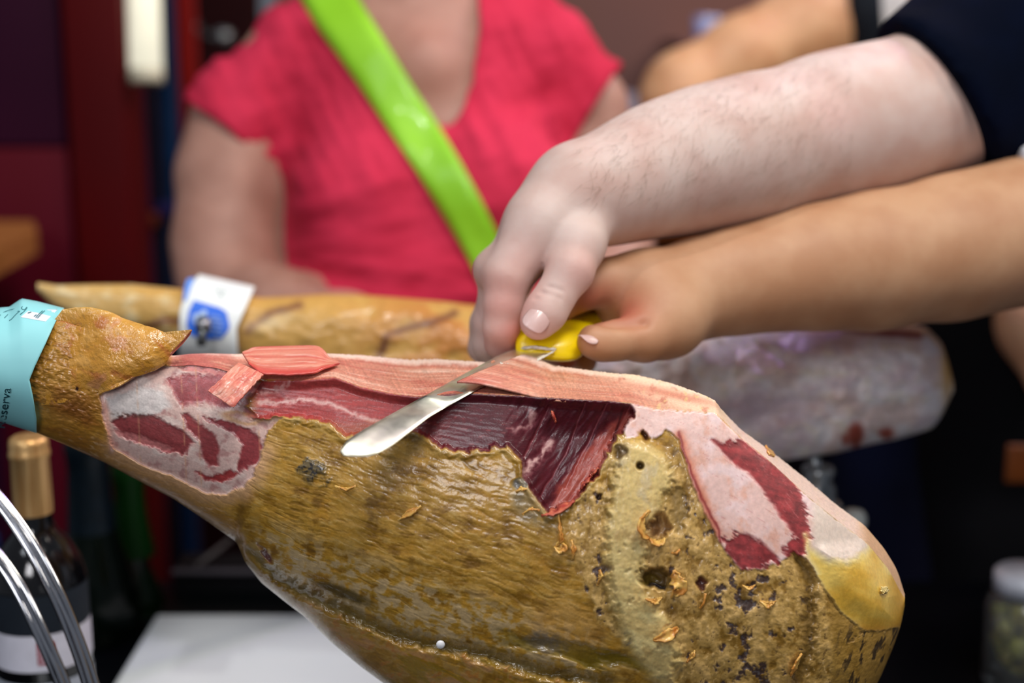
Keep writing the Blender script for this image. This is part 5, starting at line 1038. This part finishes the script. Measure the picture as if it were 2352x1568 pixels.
def wraplabel(c, R, z0, z1, a0, a1, name, mt, parent, tilt=0.0, n=40, m=8):
    a = np.linspace(a0, a1, n); z = np.linspace(z0, z1, m); A_, Z_ = np.meshgrid(a, z, indexing='ij'); return put(name, np.stack([c[0] + R * np.cos(A_), c[1] + R * np.sin(A_), c[2] + Z_ + tilt * np.sin((A_ - (a0 + a1) / 2))], -1).reshape(-1, 3), gridfaces(n, m), mt, parent)
M_lab = mat('label_white', (222, 220, 232), .5)
wraplabel(cb, .0375, H1 - .150, H1 - .118, math.radians(190), math.radians(375), 'upper_label', mat('label_dark', (34, 40, 48), .6), b1)
lab = wraplabel(cb, .0377, H1 - .180, H1 - .150, math.radians(190), math.radians(375), 'label', M_lab, b1)
wraplabel(cb, .0379, H1 - .174, H1 - .156, math.radians(282), math.radians(302), 'red_square', mat('label_red', (160, 24, 44), .5), lab)
for k, (za, zb_) in enumerate(((.158, .1595), (.162, .1635), (.166, .1675), (.170, .1715))): wraplabel(cb, .03805, H1 - zb_, H1 - za, math.radians(284), math.radians(294), 'label_mark', M_lab, lab, m=3)
wraplabel(cb, .0377,   .03, H1 - .190, math.radians(190), math.radians(375), 'lower_label', mat('label_grey', (176, 182, 192), .6), b1)
def bubbly(px, py, d, label, mg, mf, R=.044, neck=.0155, foil=.095, name='sparkling_wine_bottle'):
    t = P(px, py, d); H = t[2] - TZ; b = thing(name, label, 'bottle', (t[0], t[1], TZ)); c = (t[0], t[1], TZ)
    spun('bottle_body', [(.001, 0), (R - .003, 0), (R, .004), (R, H - .19), (R - .001, H - .175), (R - .008, H - .145), (R - .017, H - .12), (neck + .004, H - .095), (neck, H - .06), (neck, H - .004), (.001, H - .004)], c, mg, b)
    spun('foil_cap', [(neck + .010, H - foil - .012), (neck + .0065, H - foil + .008), (neck + .003, H - .062), (neck + .0018, H - .04), (neck + .003, H - .028), (neck + .0042, H - .018), (neck + .003, H - .006), (neck - .003, H), (.0005, H + .001)], c, mf, b)
    return b, c, H
bubbly(196, 985, 1.42, 'dark sparkling wine bottle with teal foil neck beside the gold capped one', M_green, M_teal, foil=.125, neck=.0185)
bubbly(292, 1050, 1.50, 'green glass bottle partly hidden behind the teal foil necked bottle', mat('bright_green_glass', (4, 26, 5), .15, spec=.25), mat('dark_foil', (8, 44, 8), .4), R=.034, neck=.014)
b4 = P(10, 1390, 1.2)
bubbly(-45, 1215, 1.32, 'dark blue bottle at the left edge beside the gold capped bottle', mat('blue_glass', (4, 16, 38), .12, spec=.5, coat=.2), mat('blue_foil', (8, 30, 66), .4), R=.034, neck=.013)
# tray at the back of the table, grey strips imitate its lit edges
tr = thing('tray', 'low black box with a thin bright front rim behind the bottles', 'box', (-.25, 1.5, TZ))
q0 = P(388, 1318, 1.53); q1 = P(700, 1338, 1.60)
put('box_body', *boxg(q0[0], q0[0] + .22, 1.46, 1.518, TZ, q0[2] - .002, .004), mat('black_box', (22, 22, 24), .5), tr)
put('front_rim', *boxg(q0[0], q0[0] + .22, 1.452, 1.462, q0[2] - .004, q0[2], .001), mat('rim_grey', (74, 70, 76), .4), tr)
put('lid_edge', *tube([P(452, 1300, 1.545), P(532, 1238, 1.58)], .003, 8), mat('rim_grey2', (84, 78, 78), .4), tr)

# jar at the right edge
jc = P(2345, 1560, 1.35); jr = thing('glass_jar', 'glass jar of green olives at the lower right edge', 'jar', (jc[0], jc[1], TZ)); cj = (jc[0], jc[1], TZ); JH = P(2345, 1290, 1.35)[2] - TZ
M_gl = mat('jar_glass', (235, 240, 240), .05, trans=.95)
spun('jar_glass', [(.001, 0), (.034, 0), (.037, .004), (.037, JH * .72), (.033, JH * .80), (.030, JH * .84), (.0285, JH * .84), (.0345, JH * .72), (.0345, .005), (.001, .005)], cj, M_gl, jr); spun('lid', [(.001, JH), (.029, JH), (.032, JH - .003), (.032, JH * .84), (.001, JH * .84)], cj, mat('jar_lid', (216, 222, 236), .3, metal=.2), jr)
ol = []; of = []; rs_ = np.random.RandomState(5); base_v, base_f = lathe([(.0005, .011), (.006, .009), (.009, .003), (.009, -.003), (.006, -.009), (.0005, -.011)], (0, 0, 0), 10)
for i in range(46):
    z = .014 + (i // 6) * .016; 
    if z > JH * .72: break
    an_ = i % 6 * 1.05 + (i // 6) * .5; R_ = .0235; off = np.array([cj[0] + R_ * math.cos(an_), cj[1] + R_ * math.sin(an_), TZ + z]); k0 = len(ol) * len(base_v); ol.append(base_v + off); of += [tuple(v + k0 for v in f) for f in base_f]
put('olives', np.concatenate(ol), of, mat('olive_green', (190, 184, 90), .3, c2=(150, 130, 50), scale=40), jr, kind='stuff')

# ================================================================ the booth behind
def st(name, x0, x1, y0, y1, z0, z1, m, b=.004):
    o = put(name, *boxg(x0, x1, y0, y1, z0, z1, b), m); o['kind'] = 'structure'; return o
M_floor = mat('dark_floor', (40, 30, 32), .6, c2=(30, 22, 24), scale=4); st('floor', -4, 4, -2, 5, -.05, 0, M_floor, 0)
M_wall = mat('mauve_wall', (128, 92, 90), .8, c2=(140, 92, 78), scale=1.2, ramp=(.3, .7)); st('wall_back', -.55, 4, 3.4, 3.5, 0, 3.4, M_wall)
M_dk = mat('dark_maroon', (40, 6, 10), .7); st('wall_left', -3.5, -.55, 3.1, 3.2, 0, 3.4, M_dk)
def wx(px, d): return (px - 1176) / FOC * d
def solid(name, label, cat, px0, px1, py0, py1, d, depth, m, zlo=None, zhi=None, b=.004):
    y = P(1176, 784, d)[1]; z1 = P(1176, py0, d)[2] if zhi is None else zhi; z0 = P(1176, py1, d)[2] if zlo is None else zlo
    o = put(name, *boxg(wx(px0, d), wx(px1, d), y, y + depth, z0, z1, b), m); return tag(o, label, cat)
M_pur = mat('purple_panel', (52, 8, 36), .5, c2=(44, 6, 32), scale=2); M_pur_reflect = mat('wine_panel', (92, 6, 18), .5, c2=(98, 16, 40), scale=2, ramp=(.3, .7)); M_redp = mat('red_panel', (86, 3, 4), .5, c2=(74, 2, 6), scale=2)
y_ = P(1176, 784, 2.3)[1]
cbn = thing('booth_cabinet', 'tall purple and wine red cabinet at the left edge with a small round knob', 'cabinet', (wx(0, 2.3), y_, 0))
put('carcass', *boxg(wx(-700, 2.3), wx(184, 2.3), y_ + .02, y_ + .5, 0, 2.6, .004), M_pur, cbn)
zsp = P(1176, 330, 2.3)[2]
put('upper_door', *boxg(wx(-690, 2.3), wx(180, 2.3), y_, y_ + .02, zsp + .002, 2.59, .003), M_pur, cbn); dl = put('lower_door', *boxg(wx(-690, 2.3), wx(180, 2.3), y_, y_ + .02, .05, zsp - .002, .003), M_pur_reflect, cbn)  # wine red of the lower panel is a reflection painted on the purple
kp = P(187, 393, 2.27); V_, F_ = lathe([(.001, .012), (.010, .010), (.014, .003), (.013, -.004), (.006, -.010), (.005, -.022), (.001, -.022)], (0, 0, 0), 24); V_ = np.stack([V_[:, 0], -V_[:, 2], V_[:, 1]], 1) + kp; put('knob', V_, F_, mat('knob_pale', (206, 190, 206), .3), cbn)
solid('red_pillar', 'dark red square pillar beside the purple cabinet', 'pillar', 190, 318, 0, 0, 2.28, .12, M_redp, 0, 2.9)
M_nv = mat('navy_post', (6, 22, 50), .4, c2=(4, 16, 38), scale=3); M_bk = mat('black_post', (8, 9, 14), .5)
solid('blue_post', 'narrow navy post under the glowing tube lamp', 'post', 322, 372, 0, 0, 2.5, .05, M_nv, 0, 2.9); solid('black_post', 'black post between the two navy posts', 'post', 374, 388, 0, 0, 2.55, .05, M_bk, 0, 2.9)
solid('blue_post', 'wider navy post next to the sleeve of the red shirt', 'post', 392, 425, 0, 0, 2.5, .05, mat('navy_post2', (8, 38, 72), .4), 0, 2.9)
solid('cross_bar', 'short orange brown shelf end between red pillar and navy posts', 'shelf', 318, 372, 482, 512, 2.46, .03, mat('brown_bar', (96, 40, 22), .5)); 
solid('cross_bar', 'short blue bar joining the navy posts', 'bar', 372, 412, 460, 488, 2.48, .03, mat('blue_bar', (36, 30, 80), .5))
tl_ = thing('tube_lamp', 'glowing cream white tube lamp hanging in front of the navy post', 'lamp', P(330, 190, 2.2)); a_ = P(322, -260, 2.2); b_2 = P(336, 160, 2.2)
put('tube', *tube([a_, b_2], .0255, 24), mat('lamp_glow', (236, 232, 206), .5, emit=((236, 232, 210), .85)), tl_); put('end_cap', *tube([b_2, b_2 + (b_2 - a_) / np.linalg.norm(b_2 - a_) * .02], .026, 24), mat('lamp_cap', (222, 216, 190), .4), tl_)
solid('red_strip', 'bright red vertical banner strip left of the red shirt', 'banner', 440, 482, 0, 0, 2.9, .01, mat('bright_red', (150, 12, 4), .5, c2=(120, 6, 2), scale=3), .9, 2.8)
ra = thing('wall_bracket', 'small metal bracket arm left of the shoulder in the red shirt', 'bracket', P(480, 70, 2.8)); put('arm', *tube([P(438, 68, 2.8), P(480, 84, 2.8), P(520, 84, 2.8)], .010, 12), M_dsteel, ra); put('joint', *lathe([(.001, .016), (.016, .012), (.020, 0), (.016, -.012), (.001, -.016)], P(440, 66, 2.8), 20), M_dsteel, ra); put('joint', *lathe([(.001, .016), (.016, .012), (.020, 0), (.016, -.012), (.001, -.016)], P(512, 84, 2.8), 20), M_cl, ra)
# wooden counter corner at left
wd_ = mat('oak', (176, 112, 58), .45, c2=(150, 92, 46), scale=6, stretch=(1, 8, 8)); k0 = P(82, 548, 1.95); ct = thing('wooden_counter', 'corner of a wooden counter top at the left edge', 'counter', (k0[0] - .3, k0[1] + .2, 0))
Gq = [P(-300, 540, 2.15), P(78, 545, 2.15), P(88, 566, 2.05), P(-60, 640, 1.75), P(-400, 660, 1.75)]
top_ = np.array(Gq); top_[:, 2] = k0[2]; bot_ = top_ - [0, 0, .034]; put('counter_top', np.concatenate([top_, bot_]), [(0, 1, 2, 3, 4), (9, 8, 7, 6, 5)] + [(i, i + 5, (i + 1) % 5 + 5, (i + 1) % 5) for i in range(5)], wd_, ct, smooth=False)
put('counter_base', *boxg(top_[:, 0].min() + .02, top_[2, 0] - .10, top_[3, 1] + .06, top_[0, 1] - .02, 0, k0[2] - .034, .003), mat('counter_purple', (44, 6, 36), .6), ct)
# right background
solid('wooden_shelf', 'orange brown wooden shelf board seen between the two arms', 'shelf', 1400, 1900, 512, 546, 2.5, .25, mat('orange_wood', (170, 88, 30), .5, c2=(140, 70, 24), scale=5), b=.004)
solid('dark_counter', 'tall dark counter front behind the arms and rear ham', 'counter', 1250, 2900, 548, 0, 2.55, .3, mat('counter_black', (20, 14, 22), .6), 0)
solid('backpack', 'soft pale grey blurred bag beyond the right red sleeve', 'bag', 1370, 1480, 205, 420, 2.7, .12, mat('grey_canvas', (150, 146, 166), .8), b=.05)
for i, (gx, gy) in enumerate(((1616, 58), (1636, 60), (1690, 72))):  # blue-white light glints, put in as small glass shapes
    g_ = P(gx, gy + 14, 3.0); o_ = put('drinking_glass', *lathe([(.001, -.03), (.016, -.03), (.022, .03), (.020, .031), (.014, -.026), (.001, -.026)], g_, 24), mat('glass_blue', (170, 180, 236), .1, coat=1.0)); tag(o_, ['first small bluish glass from the left on the rear wall shelf', 'middle small bluish glass on the rear wall shelf', 'small bluish glass nearest the raised arm on the rear wall shelf'][i], 'glass', 'glasses on the rear shelf')
sh_ = P(1650, 90, 3.0); o_ = put('wall_shelf', *boxg(wx(1560, 3), wx(1740, 3), sh_[1] - .05, 3.4, sh_[2] - .012, sh_[2] - .003, .001), mat('shelf_mauve', (130, 90, 96), .6)); tag(o_, 'narrow mauve shelf on the back wall carrying small glasses', 'shelf')
# dark clothed person at right edge
pd = thing('person', 'person in black clothes standing in the dark behind the rear ham', 'person', P(2300, 1500, 1.95))
DD = 1.72
V_, F_ = body([Eb(2330, 900, DD + .06, (.12, .10, .30), .05)] + chain([(2260, 1250, DD + .05, 110), (2240, 1700, DD + .05, 100), (2240, 2400, DD + .05, 90)], .04) + chain([(2400, 1250, DD + .05, 110), (2410, 1700, DD + .05, 100), (2410, 2400, DD + .05, 90)], .04), .01)
put('clothing', V_, F_, mat('black_cloth', (10, 10, 14), .9, bump=.2), pd)
V_, F_ = body(chain([(2300, 620, DD, 60), (2360, 760, DD - .05, 58), (2420, 900, DD - .08, 50)], .03) + [Eb(2330, 350, DD + .06, (.075, .09, .11), .03)] + chain([(2330, 520, DD + .06, 70), (2330, 620, DD + .06, 90)], .04), .008); put('body', V_, F_, M_skinB, pd)
og = P(2335, 1060, 1.6); o_ = put('orange_tag', *boxg(og[0] - .012, og[0] + .02, og[1] - .004, og[1] + .004, og[2] - .025, og[2] + .02, .004), mat('orange_tag', (116, 58, 14), .5)); tag(o_, 'small orange tag in the dark at the right edge', 'tag')
